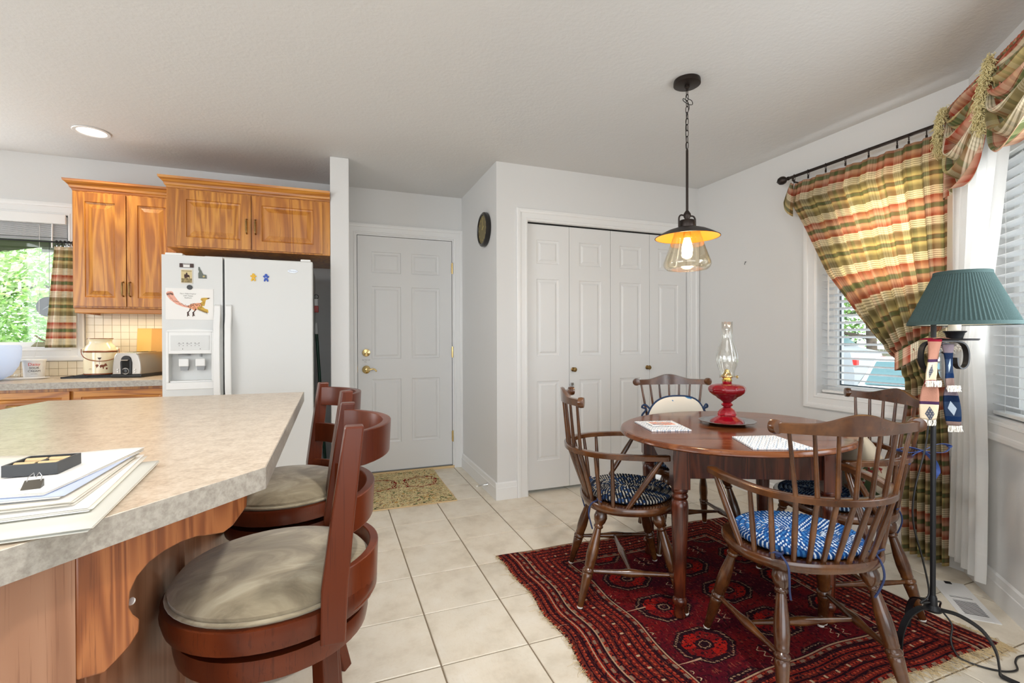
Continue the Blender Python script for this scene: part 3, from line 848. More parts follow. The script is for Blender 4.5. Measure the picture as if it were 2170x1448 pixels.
# ---------------------------------------------------------------- venetian blinds
def blind(name, label, P, x0, x1, z_top, z_bot, d, n, tilt, wand=None, rz=0, width=.048, stack=None, wand_len=.75):
    t = thing(name, label, 'blind')
    def bx(a0, z_0, a1, z_1, d0, d1): return MB().prism([(a0, d0), (a1, d0), (a1, d1), (a0, d1)], z_0, z_1, P)
    bx(x0+.004, z_top-.045, x1-.004, z_top, d-.03, d+.03).build('headrail', 'white_plastic', t)
    bx(x0+.002, z_top-.075, x1-.002, z_top-.001, d-.042, d-.034).build('valance', 'white_plastic', t, bevel=.002)
    step = (z_top-.075 - (z_bot+.02))/n
    def slat(z, tl, first=None):
        c, s_ = math.cos(tl), math.sin(tl); w = width/2
        prof = [(-w*c, -w*s_), (0, .0025), (w*c, w*s_), (w*c, w*s_-.0025), (0, -.0008), (-w*c, -w*s_-.0025)]
        b = MB(); k = len(prof)
        vs = [P(x0+.006, d+y, z+zz) for y, zz in prof] + [P(x1-.006, d+y, z+zz) for y, zz in prof]
        b.add(vs, [(i, (i+1) % k, k+(i+1) % k, k+i) for i in range(k)] + [tuple(range(k-1, -1, -1)), tuple(range(k, 2*k))])
        return b
    o0 = None
    for i in range(n):
        z = z_bot + .03 + step*(i+.3)
        if o0 is None: o0 = slat(0, tilt).build('slat', 'blind_slat', t, loc=(0, 0, z))
        else:
            o = o0.copy(); COL.objects.link(o); o.location = (0, 0, z)
    bx(x0+.006, z_bot, x1-.006, z_bot+.016, d-.025, d+.025).build('bottom_rail', 'white_plastic', t, bevel=.003)
    for a in (x0+.13*(x1-x0), x1-.13*(x1-x0)):
        b = MB()
        for dd in (-.026, .026): b.tube([P(a, d+dd, z_bot), P(a, d+dd, z_top-.05)], .0009, 5)
        b.build('ladder_cord', 'blind_cord', t)
    if wand is not None:
        MB().tube([P(wand, d-.048, z_top-.06), P(wand, d-.048, z_top-.06-wand_len)], .0045, 8).build('tilt_wand', 'white_plastic', t, 40)
    return t
blind('window_blind', 'white slatted blind with view of the parked cars, beside the tied plaid curtain', lambda a, dd, z: (Xw+dd, a, z), W1[0]+.005, W1[2]-.005, W1[3]-.005, W1[1]+.018, .055, 25, R(-14), W1[2]-.07, wand_len=.85)
blind('window_blind', 'bright white slatted blind at the right edge behind the teal lamp shade', bay, BW[0]+.005, BW[2]-.005, BW[3]-.005, BW[1]+.02, .05, 25, R(-10))
# kitchen blind drawn up into a stack
t = thing('window_blind', 'white blind drawn up into a tight stack above the kitchen window', 'blind')
MB().box(-2.98, Yb+.005, 1.965, -1.715, Yb+.055, 2.02).build('headrail', 'white_plastic', t)
MB().box(-2.99, Yb-.03, 1.965, -1.71, Yb-.02, 2.03).build('valance', 'white_plastic', t, bevel=.003)
s0 = MB().box(-2.98, Yb+.002, 0, -1.715, Yb+.052, .0035).build('slat', 'blind_slat', t, loc=(0, 0, 1.875))
for i in range(1, 14):
    o = s0.copy(); COL.objects.link(o); o.location = (0, 0, 1.875 + i*.0064)
MB().box(-2.98, Yb+.002, 1.852, -1.715, Yb+.052, 1.871).build('bottom_rail', 'grey_plastic', t, bevel=.003)
MB().tube([(-1.79, Yb-.01, 1.97), (-1.792, Yb-.012, 1.80)], .005, 8).build('tilt_wand', 'white_plastic', t, 40)
MB().tube(bez([(-1.86, Yb-.008, 1.96), (-1.862, Yb-.012, 1.5), (-1.87, Yb-.02, 1.15), (-1.90, Yb-.05, .985), (-1.935, Yb-.11, .93)], 30), .0012, 5).build('pull_cord', 'blind_cord', t)
bd = MB()
for c in ((-1.938, Yb-.118, .931), (-2.02, 3.79, .931), (-1.998, 3.80, .93)):
    bd.lathe([(0, -.009), (.007, -.008), (.011, 0), (.008, .008), (0, .009)], 12, c, (.6, -.6, .5))
bd.build('cord_tassel', 'braid_tassel', t, 50)

# ---------------------------------------------------------------- outside: ground, trees, parked cars, eave
struct(MB().box(-40, -40, -.72, 60, 60, -.62).build('ground_outside', 'asphalt'))
struct(MB().box(-14, 5.5, -.62, 3, 40, -.58).build('lawn_outside', 'grass'))
struct(MB().box(15, -5, -.62, 22, 22, -.56).build('lawn_side', 'grass'))
# roof overhang outside the kitchen window
ev = MB(); ev.prism([(-4.5, Yb+T), (-1.2, Yb+T), (-1.2, 4.80), (-2.30, 5.22), (-2.75, 5.60), (-4.5, 6.3)], 1.955, 2.10)
struct(ev.build('roof_eave', 'eave_brown'))
struct(MB().prism([(-2.30, 5.22), (-1.2, 4.80), (-1.2, 4.825), (-2.30, 5.245)], 1.915, 2.12).build('roof_fascia', 'fascia'))
t = thing('wall_thermometer', 'round dark weather dial hanging outside the kitchen window', 'thermometer', (-2.035, 4.72, 1.42))
MB().lathe([(0, 0), (.075, 0), (.078, .012), (.07, .018), (0, .018)], 28, (0, 0, 0), (0, -1, 0)).build('dial', 'black_iron', t, 30)
MB().bar((-.03, -.02, -.02), (.03, -.022, .025), .006, .004).build('pointer', 'grey_plastic', t)
MB().tube([(0, -.005, .075), (.004, -.005, .60)], .002, 6).build('hanging_wire', 'black_iron', t)

def tree(label, x, y, zb, h, cw, n, mats, trunk_r=.12, crown0=.25, seed=1, name='tree', lf=1.0):
    rnd = random.Random(seed); t = thing(name, label, 'tree', (x, y, zb))
    b = MB(); b.tube([(0, 0, 0), (.05, .03, h*.25), (-.04, .05, h*.5), (.03, 0, h*.8)], [trunk_r, trunk_r*.8, trunk_r*.6, trunk_r*.2], 10)
    for k in range(7):
        a = rnd.uniform(0, 6.28); z = h*rnd.uniform(.25, .7); L = cw*rnd.uniform(.4, .8)
        b.tube([(0, 0, z), (L*.5*math.cos(a), L*.5*math.sin(a), z+.2), (L*math.cos(a), L*math.sin(a), z+.6*rnd.random())], [trunk_r*.4, trunk_r*.25, .01], 6)
    b.build('trunk', 'trunk', t, 40)
    for mi, mt in enumerate(mats):
        b = MB(); cl = [(rnd.gauss(0, cw*.38), rnd.gauss(0, cw*.38), h*(crown0+(1-crown0)*rnd.random())) for _ in range(26)]
        vs = []; fs = []
        for _ in range(n//len(mats)):
            c = rnd.choice(cl); s = cw*.13
            p = Vector((c[0]+rnd.gauss(0, s), c[1]+rnd.gauss(0, s), c[2]+rnd.gauss(0, s*.7)))
            u = Vector((rnd.gauss(0, 1), rnd.gauss(0, 1), rnd.gauss(0, .6))).normalized(); w = u.orthogonal().normalized()*rnd.uniform(.4, .6); L = rnd.uniform(.05, .10)*lf
            k = len(vs); vs += [p-u*L, p+w*L, p+u*L, p-w*L]; fs.append((k, k+1, k+2, k+3))
        b.add(vs, fs); o = b.build('foliage', mt, t); o['kind'] = 'stuff'
    return t
tree('sunlit leafy maple filling the left of the kitchen window view', -4.4, 8.4, -.6, 4.6, 2.6, 42000, ['leaf_light', 'leaf_pale', 'leaf_pale', 'leaf_light'], seed=2, crown0=.05, lf=.5)
tree('pale green leafy tree right of the maple outside the kitchen window', -2.9, 9.6, -.6, 4.6, 2.4, 30000, ['leaf_pale', 'leaf_light'], seed=3, crown0=.05, lf=.5)
tree('bright bushy tree at the far left behind the kitchen bowl', -7.0, 10.6, -.6, 5.0, 2.6, 24000, ['leaf_light', 'leaf_pale'], seed=5, crown0=.02, lf=.6)
tree('low round hedge bush under the maple in the garden', -3.3, 6.6, -.6, 1.5, 1.9, 16000, ['leaf_light', 'leaf_pale'], seed=6, crown0=.1, lf=.5, name='garden_bush')
tree('shade tree with a slim grey trunk between the parked cars seen through the blind', 15.0, 9.37, -.6, 5.8, 3.4, 12000, ['leaf_dark', 'leaf_light'], trunk_r=.17, seed=8, crown0=.52)
tree('dense green tree farther up the drive behind the slim grey trunk', 18.5, 12.9, -.6, 5.6, 3.4, 9000, ['leaf_dark', 'leaf_light'], seed=9, crown0=.3)
def car(label, x, y, rz, paint):
    t = thing('parked_car', label, 'car', (x, y, -.62), rz)
    L, W = 4.4, 1.74
    side = [(0, .25), (.0, .62), (.10, .78), (.9, .92), (1.65, 1.36), (2.0, 1.42), (3.1, 1.40), (3.85, .98), (4.3, .92), (4.4, .6), (4.4, .25)]
    b = MB(); k = len(side)
    for yy, ins in ((0, 0),):
        vs = []
        for w_, z_in in ((-W/2, 1), (-W/2+.0, 0), (W/2, 0), (W/2, 1)): pass
    rows = []
    for sy in (-1, 1):
        rows.append([(px_-2.2, sy*(W/2 - (.17 if z > 1.0 else .03 if z > .9 else 0)), z) for px_, z in side])
    vs = rows[0] + rows[1]
    b.add(vs, [tuple(range(k-1, -1, -1)), tuple(range(k, 2*k))] + [(i, (i+1) % k, k+(i+1) % k, k+i) for i in range(k)])
    b.build('body', paint, t, 35)
    gl = MB()
    gl.add([(.98-2.2, -.74, .97), (.98-2.2, .74, .97), (1.62-2.2, .66, 1.345), (1.62-2.2, -.66, 1.345)], [(0, 1, 2, 3)])
    gl.v = [(a-.012, c, z+.012) for a, c, z in gl.v]; gl.build('windscreen', 'car_glass', t)
    g2 = MB(); g2.add([(3.18-2.2, -.66, 1.36), (3.18-2.2, .66, 1.36), (3.80-2.2, .72, 1.02), (3.80-2.2, -.72, 1.02)], [(0, 1, 2, 3)]); g2.v = [(a+.014, c, z+.014) for a, c, z in g2.v]; g2.build('rear_window', 'car_glass', t)
    for sy in (-1, 1):
        g3 = MB(); g3.add([(-1.05, sy*.86, .97), (1.4, sy*.86, .99), (.85, sy*.715, 1.34), (-.45, sy*.715, 1.34)], [(0, 1, 2, 3)]); g3.build('side_window', 'car_glass', t)
        for xx in (-1.4, 1.35): MB().lathe([(.0, 0), (.31, 0), (.32, .04), (.32, .18), (0, .19)], 20, (xx, sy*.66, .31), (0, sy, 0)).build('wheel', 'tyre', t, 40)
        MB().box(2.14, sy*.82, .73, 2.225, sy*.70, .84).build('tail_lamp', 'tail_light', t)
        MB().box(-2.215, sy*.80, .56, -2.12, sy*.5, .70).build('headlamp', 'white_plastic', t)
    return t
car('white parked car with its windscreen facing the nook window', 10.0, 5.30, 24, 'car_white')
car('tall grey parked vehicle with a red tail lamp seen left through the blind', 12.0, 9.95, -78, 'car_grey').scale = (1, 1.05, 1.55)
t = thing('wooden_fence', 'grey board fence far behind the parked cars', 'fence', (23.0, 15.5, -.6))
f0 = None
for i in range(26):
    if f0 is None: f0 = MB().box(-.01, 0, 0, .01, .135, 1.25).build('board', 'fence_wood', t, loc=(0, -4, 0))
    else:
        o = f0.copy(); COL.objects.link(o); o.location = (0, -4 + i*.15, 0)
for z in (.3, 1.0): MB().box(.01, -4, z, .05, -.1, z+.07).build('rail', 'fence_wood', t)

# ================================================================ kitchen
def cabinet_pull(par, x, z, y, vert=True):
    b = MB()
    b.tube([(x, y, z-.048), (x, y-.022, z-.042), (x, y-.026, z-.02), (x, y-.027, z), (x, y-.026, z+.02), (x, y-.022, z+.042), (x, y, z+.048)], .0045, 8)
    for i in range(7): b.lathe([(0, -.0035), (.0065, -.002), (.0065, .002), (0, .0035)], 10, (x, y-.026, z-.027+i*.009))
    b.build('door_handle', 'antique_brass', par, 40)
def crown(x0, x1, yf, yb, z0, mat, endl=True, endr=False):
    """crown moulding round the top of a cabinet, local to the cabinet"""
    prof = [(0, 0), (.004, .012), (.010, .016), (.014, .030), (.030, .048), (.036, .052), (.038, .066), (.0, .066)]
    b = MB(); path = []
    def ring(off, z):
        pts = []
        if endl: pts += [(x0-off, yb, z)]
        pts += [((x0-off) if endl else x0, yf-off, z), ((x1+off) if endr else x1, yf-off, z)]
        if endr: pts += [(x1+off, yb, z)]
        return pts
    rows = [ring(o, z0+z) for o, z in prof]; k = len(rows[0])
    vs = [p for r in rows for p in r]; n = len(rows)
    b.add(vs, [(i*k+j, i*k+j+1, (i+1)*k+j+1, (i+1)*k+j) for i in range(n-1) for j in range(k-1)])
    b.add([p for p in rows[-2]], [tuple(range(k))] if k > 2 else [])
    b.prism([(x0, yf), (x1, yf), (x1, yb), (x0, yb)], z0, z0+.052)
    return b
def cab(name, label, x0, x1, y0, y1, z0, z1, doors, hz, valance=True, endl=True):
    t = thing(name, label, 'cabinet', (x0, y0, z0))
    w, d, h = x1-x0, y1-y0, z1-z0
    MB().box(0, .02, 0, w, d, h).build('body', 'oak', t, bevel=.002)
    for (a, b_, zz0, zz1, hx) in doors:
        dw_ = b_-a; fr = .058
        o = paneled(dw_, zz1-zz0, .020, [(fr, fr, dw_-fr, zz1-zz0-fr)], rec=.010, mould=.012, lip=.030, rise=.008).build('door', 'oak', t, loc=(a, 0, zz0))
        cabinet_pull(o, hx, hz, 0)
    crown(0, w, .018, d, h, 'oak', endl).build('crown_moulding', 'oak_h', t)
    return t
cab('wall_cabinet', 'tall oak wall cabinet between the kitchen window and the fridge', -1.556, -.957, 3.862, 4.203, 1.372, 2.132,
    [(.012, .288, .012, .748, .262), (.294, .570, .012, .748, .018)], .115)
c = cab('wall_cabinet', 'wide short oak wall cabinet above the white fridge', -.955, -.001, 3.528, 4.203, 1.745, 2.118,
    [(.050, .468, .008, .362, .395), (.474, .905, .008, .362, .022)], .15)
t = thing('light_rail', 'oak light rail under the tall wall cabinet', 'rail', (-1.545, 3.872, 1.338)); MB().box(0, 0, 0, .585, .02, .033).build('front', 'oak_h', t, bevel=.004); MB().box(0, .021, 0, .02, .32, .033).build('side', 'oak', t, bevel=.002)
t = thing('hood_light', 'slim white under-cabinet light strip above the cream crock', 'light', (-1.50, 3.93, 1.347)); MB().box(0, 0, 0, .20, .06, .022).build('housing', 'white_plastic', t, bevel=.003)
MB().box(.01, .008, -.002, .19, .052, .0).build('diffuser', 'can_lens', t)
area('undercabinet_light', (-1.25, 3.99, 1.335), (0, 0, 0), .5, .08, 1.7, (1.0, .80, .50))

# back counter, base cabinets, backsplash tiles
t = thing('kitchen_counter', 'long laminate kitchen counter under the window left of the fridge', 'counter', (0, 0, 0))
MB().box(-3.44, 3.566, .876, -.95, 4.203, .914).build('worktop', 'laminate', t, bevel=.004)
MB().box(-3.44, 3.560, .8765, -.95, 3.5655, .9135).build('front_edge', 'laminate_edge', t)
t = thing('base_cabinet', 'oak base cabinet with drawer fronts below the kitchen counter', 'cabinet', (-3.44, 3.60, 0))
MB().box(0, .021, .10, 2.485, .60, .875).build('body', 'oak', t)
for i in range(5):
    xa = .03 + i*.492
    o = paneled(.47, .15, .020, [(.035, .035, .435, .115)], rec=.006, mould=.01, lip=.015, rise=.005).build('drawer', 'oak_h', t, loc=(xa, 0, .705))
    b = MB(); b.tube([(.187, 0, .075), (.193, -.026, .075), (.235, -.03, .075), (.277, -.026, .075), (.283, 0, .075)], .005, 8); b.build('drawer_handle', 'antique_brass', o, 40)
    o = paneled(.47, .56, .020, [(.058, .058, .412, .502)], rec=.010, mould=.012, lip=.03, rise=.008).build('door', 'oak', t, loc=(xa, 0, .125))
bs = struct(MB().box(-1.614, 4.197, .915, -.945, 4.2035, 1.372).box(-3.44, 4.197, .915, -1.614, 4.2035, 1.016).build('backsplash', 'tile_grout'))
s_ = .0505; tl = MB().box(.0012, -.0025, .0012, s_-.0012, .004, s_-.0012).build('wall_tile', 'wall_tile', bs, loc=(-1.612, 4.1965, .9155), bevel=0)
for i in range(-16, 13):
    for j in range(9):
        x, z = -1.612 + i*s_, .9155 + j*s_
        if (i, j) == (0, 0): continue
        if i < 0 and j > 1: continue
        if x + s_ > -.945 or z + s_ > 1.373: continue
        if x < -2.15: continue
        o = tl.copy(); COL.objects.link(o); o.location = (x, 4.1965, z)

# stoneware crock on black iron trivets
t = thing('iron_trivet', 'flat black iron trivet under the cream crock', 'trivet', (-1.47, 3.98, .9145), -4)
b = MB()
for i in range(7): b.box(-.15, -.10+i*.032, .0, .13, -.092+i*.032, .008)
for x in (-.15, -.02, .12): b.box(x, -.10, .002, x+.01, .10, .010)
b.build('grate', 'black_iron', t)
t = thing('iron_trivet', 'second black iron trivet half under the toaster side of the crock', 'trivet', (-1.44, 4.0, .9245), 3)
b = MB()
for i in range(6): b.box(-.13, -.10+i*.036, .0, .13, -.09+i*.036, .007)
for x in (-.13, 0, .12): b.box(x, -.10, .0, x+.01, .09, .007)
b.build('grate', 'black_iron', t)
t = thing('stoneware_crock', 'cream stoneware crock with brown bands and cow picture on black trivets', 'crock', (-1.452, 3.985, .9320))
MB().lathe([(0, 0), (.082, 0), (.088, .006), (.089, .150), (.087, .160), (.080, .186), (.063, .208), (.060, .216), (.062, .228), (.068, .238), (.065, .240), (.058, .232), (.056, .215), (.07, .18), (.078, .15), (.078, .012), (0, .010)], 40).build('body', 'cream', t, 40)
MB().lathe([(.0887, .148), (.0912, .151), (.0912, .157), (.0875, .160)], 40, cap=False).build('band', 'brown_glaze', t, 40)
MB().lathe([(.065, .2385), (.070, .2405), (.069, .243), (.063, .243), (.062, .2395)], 40).build('rim', 'brown_glaze', t, 40)
MB().lathe([(.083, .0), (.0895, .003), (.0895, .009), (.0887, .010)], 40, cap=False).build('band', 'brown_glaze', t, 40)
cd = Vector((1.452, -3.985, 0)).normalized(); ca = math.atan2(cd.y, cd.x)
def onc(r, da, z): return (r*math.cos(ca+da), r*math.sin(ca+da), z)
for sg in (-1, 1):
    b = MB(); b.lathe([(0, -.006), (.014, -.005), (.016, 0), (.014, .006), (0, .008)], 16, onc(.086, sg*1.45, .165), onc(1, sg*1.45, .15)); b.build('lug', 'cream', t, 40)
pts = [onc(.122, a, .165 - .075*math.cos(a*1.06)**1.0 - .0) for a in [(-1.5 + 3.0*i/24) for i in range(25)]]
pts = [onc(.097 + .016*math.cos(1.05*a), a, .172 - .080*max(0, math.cos(1.04*a))**.8) for a in [(-1.5 + 3.0*i/24) for i in range(25)]]
MB().tube(pts, .003, 8).build('wire_handle', 'brown_glaze', t, 50)
def decal(par, name, poly, mat, R_, a0, zc):
    """flat printed shape wrapped on the crock"""
    b = MB(); n = len(poly); vs = []
    for x, z in poly: vs.append(onc(R_-.0243, a0 + x*.8/(R_-.0243), zc+z))
    b.add(vs, [tuple(range(n))]); return b.build(name, mat, par)
cow = [(-.004, .0), (.0, .010), (.010, .013), (.024, .012), (.030, .016), (.032, .024), (.035, .018), (.040, .024), (.040, .016), (.046, .010), (.048, .004), (.040, .004), (.034, .002), (.026, .0), (.024, -.006), (.022, -.016), (.017, -.016), (.017, -.006), (.008, -.002), (.002, -.010)]
decal(t, 'cow_print', cow, 'brown_print', .1138, -.03, .055)
decal(t, 'cow_print', [(-.004, .0), (.002, .006), (.002, .012), (-.006, .016), (-.016, .014), (-.018, .006), (-.013, .0), (-.013, -.010), (-.008, -.004)], 'brown_print', .1138, -.13, .055)
decal(t, 'pail_print', [(-.006, .004), (.007, .004), (.006, -.007), (-.005, -.007)], 'brown_print', .1138, .34, .043)
decal(t, 'tree_print', [(-.0012, -.02), (.0012, -.02), (.001, .012), (-.001, .012)], 'dark_brown_print', .1138, -.06, .092)
for k in range(9):
    a = -.2 + k*.034; decal(t, 'tree_print', [(-.001, 0), (.001, 0), (.0035*(k-4)*.5+.001, .012), (.0035*(k-4)*.5-.001, .012)], 'dark_brown_print', .1138, -.06 + (k-4)*.012, .104)
for k in range(10): decal(t, 'fence_print', [(-.002, 0), (.002, 0), (.002, .0012), (-.002, .0012)], 'dark_brown_print', .1138, -.36 + k*.075, .083)
for k in range(2): decal(t, 'lettering', [(-.012+.004*(1-k), 0), (.010, 0), (.010, .0016), (-.012+.004*(1-k), .0016)], 'brown_print', .1138, -.62, .042-k*.006)

# toaster
t = thing('toaster', 'brushed steel toaster with black base beside the cream crock', 'toaster', (-1.228, 3.985, .9145), -14)
sec = [(-.088, .018), (-.088, .05), (-.084, .10), (-.074, .145), (-.060, .165), (.060, .165), (.074, .145), (.084, .10), (.088, .05), (.088, .018)]
b = MB(); b.prism(sec, -.145, .145, lambda x, y, z: (x, z, y)); b.build('body', 'steel', t, 35, bevel=.006)
MB().box(-.094, -.152, 0, .094, .152, .022).build('base', 'black_plastic', t, bevel=.006)
pn = [(-.032, .024), (.032, .024), (.034, .10)] + [(.030*math.cos(a), .115+.030*math.sin(a)) for a in [PI*i/10 for i in range(11)]] + [(-.034, .10)]
MB().prism(pn, -.153, -.146, lambda x, y, z: (x, z, y)).build('control_panel', 'black_plastic', t, bevel=.002)
MB().box(-.022, -.1545, .060, .022, -.1532, .118).build('lever_slot', 'dark_gap', t)
MB().box(-.022, -.170, .112, .022, -.154, .118).build('lever', 'steel', t, bevel=.002)
MB().lathe([(0, 0), (.017, 0), (.016, .012), (0, .014)], 20, (0, -.1535, .043), (0, -1, 0)).build('browning_dial', 'black_plastic', t, 40)
MB().lathe([(.019, 0), (.021, 0), (.021, .003), (.019, .003)], 24, (0, -.1535, .043), (0, -1, 0)).build('dial_ring', 'steel', t, 40)
for sx in (-.052, .052):
    for z in (.038, .053): MB().lathe([(0, 0), (.0055, 0), (.0045, .003), (0, .004)], 12, (sx, -.1462, z), (0, -1, 0)).build('button', 'can_lens' if False else 'white_plastic', t, 40)
for sx in (-.028, .028): MB().box(sx-.011, -.11, .1655, sx+.011, .11, .1668).build('bread_slot', 'dark_gap', t)
# cutting board leaning on the tiles
t = thing('cutting_board', 'honey coloured two-tone wooden cutting board leaning on the tiles behind the toaster', 'cutting board', (-1.160, 4.145, .9145)); t.rotation_euler = (R(-7), 0, 0)
MB().box(-.15, 0, 0, .15, .020, .335).build('board', 'board', t, bevel=.004)
# translucent bowl, carton, spatula
t = thing('mixing_bowl', 'large cloudy blue translucent bowl at the left end of the kitchen counter', 'bowl', (-1.985, 3.80, .9145))
MB().lathe([(.0, .0), (.09, .0), (.10, .004), (.150, .035), (.180, .090), (.192, .150), (.194, .200), (.191, .214), (.184, .219), (.178, .214), (.186, .198), (.185, .150), (.173, .092), (.145, .04), (.10, .010), (0, .008)], 48).build('bowl', MT.setdefault('bowl_plastic', (lambda m: (translucent(m, srgb(226, 234, 246), .6), m.mat)[1])(M('bowl_plastic', srgb(224, 232, 244), .25))), t, 50)
t = thing('dairy_carton', 'small white dairy carton with red and black lettering behind the cloudy bowl', 'carton', (-1.815, 4.02, .9145), 8)
MB().lathe([(0, 0), (.048, 0), (.050, .003), (.056, .112), (0, .112)], 28).build('tub', 'white_plastic', t, 40)
MB().lathe([(.0, .112), (.060, .112), (.061, .120), (.058, .123), (0, .123)], 28).build('lid', 'white_plastic', t, 40)
ta = math.atan2(-4.02, 1.815) - R(8)
def tub_text(body, size, z, mat, r=.0555):
    p = Vector((r*math.cos(ta), r*math.sin(ta), z)); text('lettering', body, size, mat, t, p, (R(90), 0, ta+PI/2))
tub_text('Daisy', .026, .092, 'red_print', .0585); tub_text('SOUR', .018, .068, 'black_print', .0575); tub_text('CREAM', .018, .048, 'black_print', .0565); tub_text('NATURAL', .007, .030, 'grey_print', .0525)
t = thing('spoon_rest', 'long white spoon rest on the counter beside the cloudy bowl', 'spoon rest', (-1.84, 3.905, .9145), 22)
MB().lathe([(0, 0), (.075, 0), (.090, .008), (.088, .011), (.07, .004), (0, .004)], 28, sx=1.6, sy=.45).build('dish', 'white_plastic', t, 40)

# kitchen cafe curtain
t = thing('cafe_curtain', 'short plaid cafe curtain on black rings at the kitchen window', 'curtain')
def kc(a, b_):
    x0 = -1.75 - .055*b_; x1 = -1.632 + .0*b_
    y = 4.135 - .012 + .010*math.sin(a*PI*5.5)*(.6+.5*b_)
    return (x0 + (x1-x0)*a, y, 1.800 - .688*b_)
MB().grid(kc, 60, 40, lambda a, b_: (a*.30+.02, b_*.688+.13)).build('cloth', 'plaid_kitchen', t, 70, solid=.0012)
MB().tube([(-3.0, 4.135, 1.832), (-1.64, 4.135, 1.832)], .006, 10).build('rod', 'black_iron', t, 40)
for i in range(5):
    MB().tube(arc((-1.742+i*.022, 4.135, 1.826), .016, 0, 2*PI*.97, 16, 'yz'), .0028, 6).build('ring', 'black_iron', t, 50)
    MB().box(-1.744+i*.022, 4.131, 1.795, -1.739+i*.022, 4.139, 1.811).build('clip', 'pewter', t)

# refrigerator
fx0, fx1, fy, fz = -.943, -.109, 3.40, 1.675
t = thing('refrigerator', 'white side-by-side refrigerator with dispenser and pictures on its left door', 'refrigerator', (fx0, fy, 0))
W = fx1-fx0; sp = .321
MB().box(.006, .075, .02, W-.006, .72, fz-.012).build('cabinet_body', 'white_appliance', t, bevel=.004)
dz0, dz1, dx0, dx1 = .905, 1.078, .034, .256
b = MB(); b.box(0, .002, .09, dx0, .070, fz); b.box(dx1, .002, .09, sp-.005, .070, fz); b.box(dx0, .002, .09, dx1, .070, dz0); b.box(dx0, .002, dz1, dx1, .070, fz); b.box(dx0, .058, dz0, dx1, .070, dz1)
fdoor = b.build('freezer_door', 'white_appliance', t)
MB().box(sp+.005, 0, .09, W, .070, fz).build('fridge_door', 'white_appliance', t, bevel=.008, seg=3)
MB().box(sp-.004, .03, .09, sp+.004, .075, fz-.01).build('door_gasket', 'gasket', t)
MB().box(.01, .02, .02, W-.01, .075, .085).build('kick_grille', 'grey_plastic', t)
for x, w_ in ((.012, .09), (W-.075, .062)): MB().box(x, .02, fz, x+w_, .11, fz+.016).build('hinge_cover', 'white_plastic', t, bevel=.005)
MB().box(.19, .12, fz-.012, .46, .40, fz+.022).build('top_cover', 'white_plastic', t, bevel=.010)
# dispenser
b = MB(); fr_ = [(.022, .865), (.268, .865), (.268, 1.212), (.145, 1.228), (.022, 1.215)]
b.box(.020, -.006, .862, .272, .002, .905); b.box(.020, -.006, .905, .034, .002, 1.212); b.box(.256, -.006, .905, .272, .002, 1.212); b.box(.034, -.006, 1.078, .256, .002, 1.212)
b.build('dispenser_bezel', 'white_plastic', t, bevel=.003)
b = MB(); b.prism([(.020, 1.212), (.272, 1.212), (.262, 1.222), (.146, 1.230), (.030, 1.222)], -.006, .002, lambda x, y, z: (x, z, y)); b.build('dispenser_brow', 'white_plastic', t)
MB().box(.045, -.0085, 1.100, .246, -.006, 1.19).build('control_pad', 'white_appliance', t, bevel=.002)
b = MB()
for i in range(6):
    b.box(.086+i*.0205, -.0092, 1.141, .092+i*.0205, -.0085, 1.145); b.box(.087+i*.0205, -.0092, 1.126, .091+i*.0205, -.0085, 1.130)
for i in range(3): b.box(.081+i*.044, -.0092, 1.1365, .102+i*.044, -.0085, 1.1382)
for x in (.105, .196): b.box(x, -.0092, 1.104, x+.003, -.0085, 1.111)
b.build('control_marks', 'grey_print', t)
for x, lab in ((.105, 1), (.192, 2)):
    o = MB().box(x-.026, .0, 1.000, x+.026, .010, 1.048).build('paddle', 'white_plastic', t, bevel=.005, loc=(0, .014, 0)); 
    MB().prism([(x-.022, 1.0), (x+.022, 1.0), (x+.018, .975), (x-.018, .975)], .026, .05, lambda a, y, z: (a, z, y)).build('chute', 'grey_plastic', t)
MB().lathe([(0, 0), (.030, 0), (.033, .008), (0, .01)], 20, (.105, .034, 1.066)).build('ice_spout', 'grey_plastic', t, 40)
MB().lathe([(.007, 0), (.007, .02)], 10, (.192, .034, 1.058)).build('water_spout', 'grey_plastic', t, 40)
MB().box(.036, .004, .905, .254, .056, .914).build('drip_tray', 'white_plastic', t, bevel=.002)
for sx, x in ((-1, .272), (1, .332)):
    b = MB(); w_ = .036
    prof = [(1.382, .0), (1.372, -.018), (1.34, -.020), (1.32, -.020), (1.25, -.040), (1.12, -.046), (.95, -.046), (.85, -.040), (.78, -.020), (.74, -.018), (.73, 0), (.76, 0), (.80, -.012), (.87, -.030), (1.1, -.034), (1.23, -.030), (1.31, -.006), (1.33, 0)]
    b.prism([(z, y) for z, y in prof], x-.0, x+w_, lambda z, y, xx: (xx, y, z)); b.build('door_handle', 'white_plastic', t, 30, bevel=.004)
# brand badge
MB().prism([(.714+.030*math.cos(2*PI*i/32), 1.607+.012*math.sin(2*PI*i/32)) for i in range(32)], -.0025, 0, lambda x, z, y: (x, y, z)).build('badge', 'pewter', t, bevel=.0008)
bpy.data.objects[-1] if False else None
text('badge_lettering', 'Whirlpool', .0115, 'grey_print', t, (.714, -.0032, 1.607), (R(90), 0, 0))
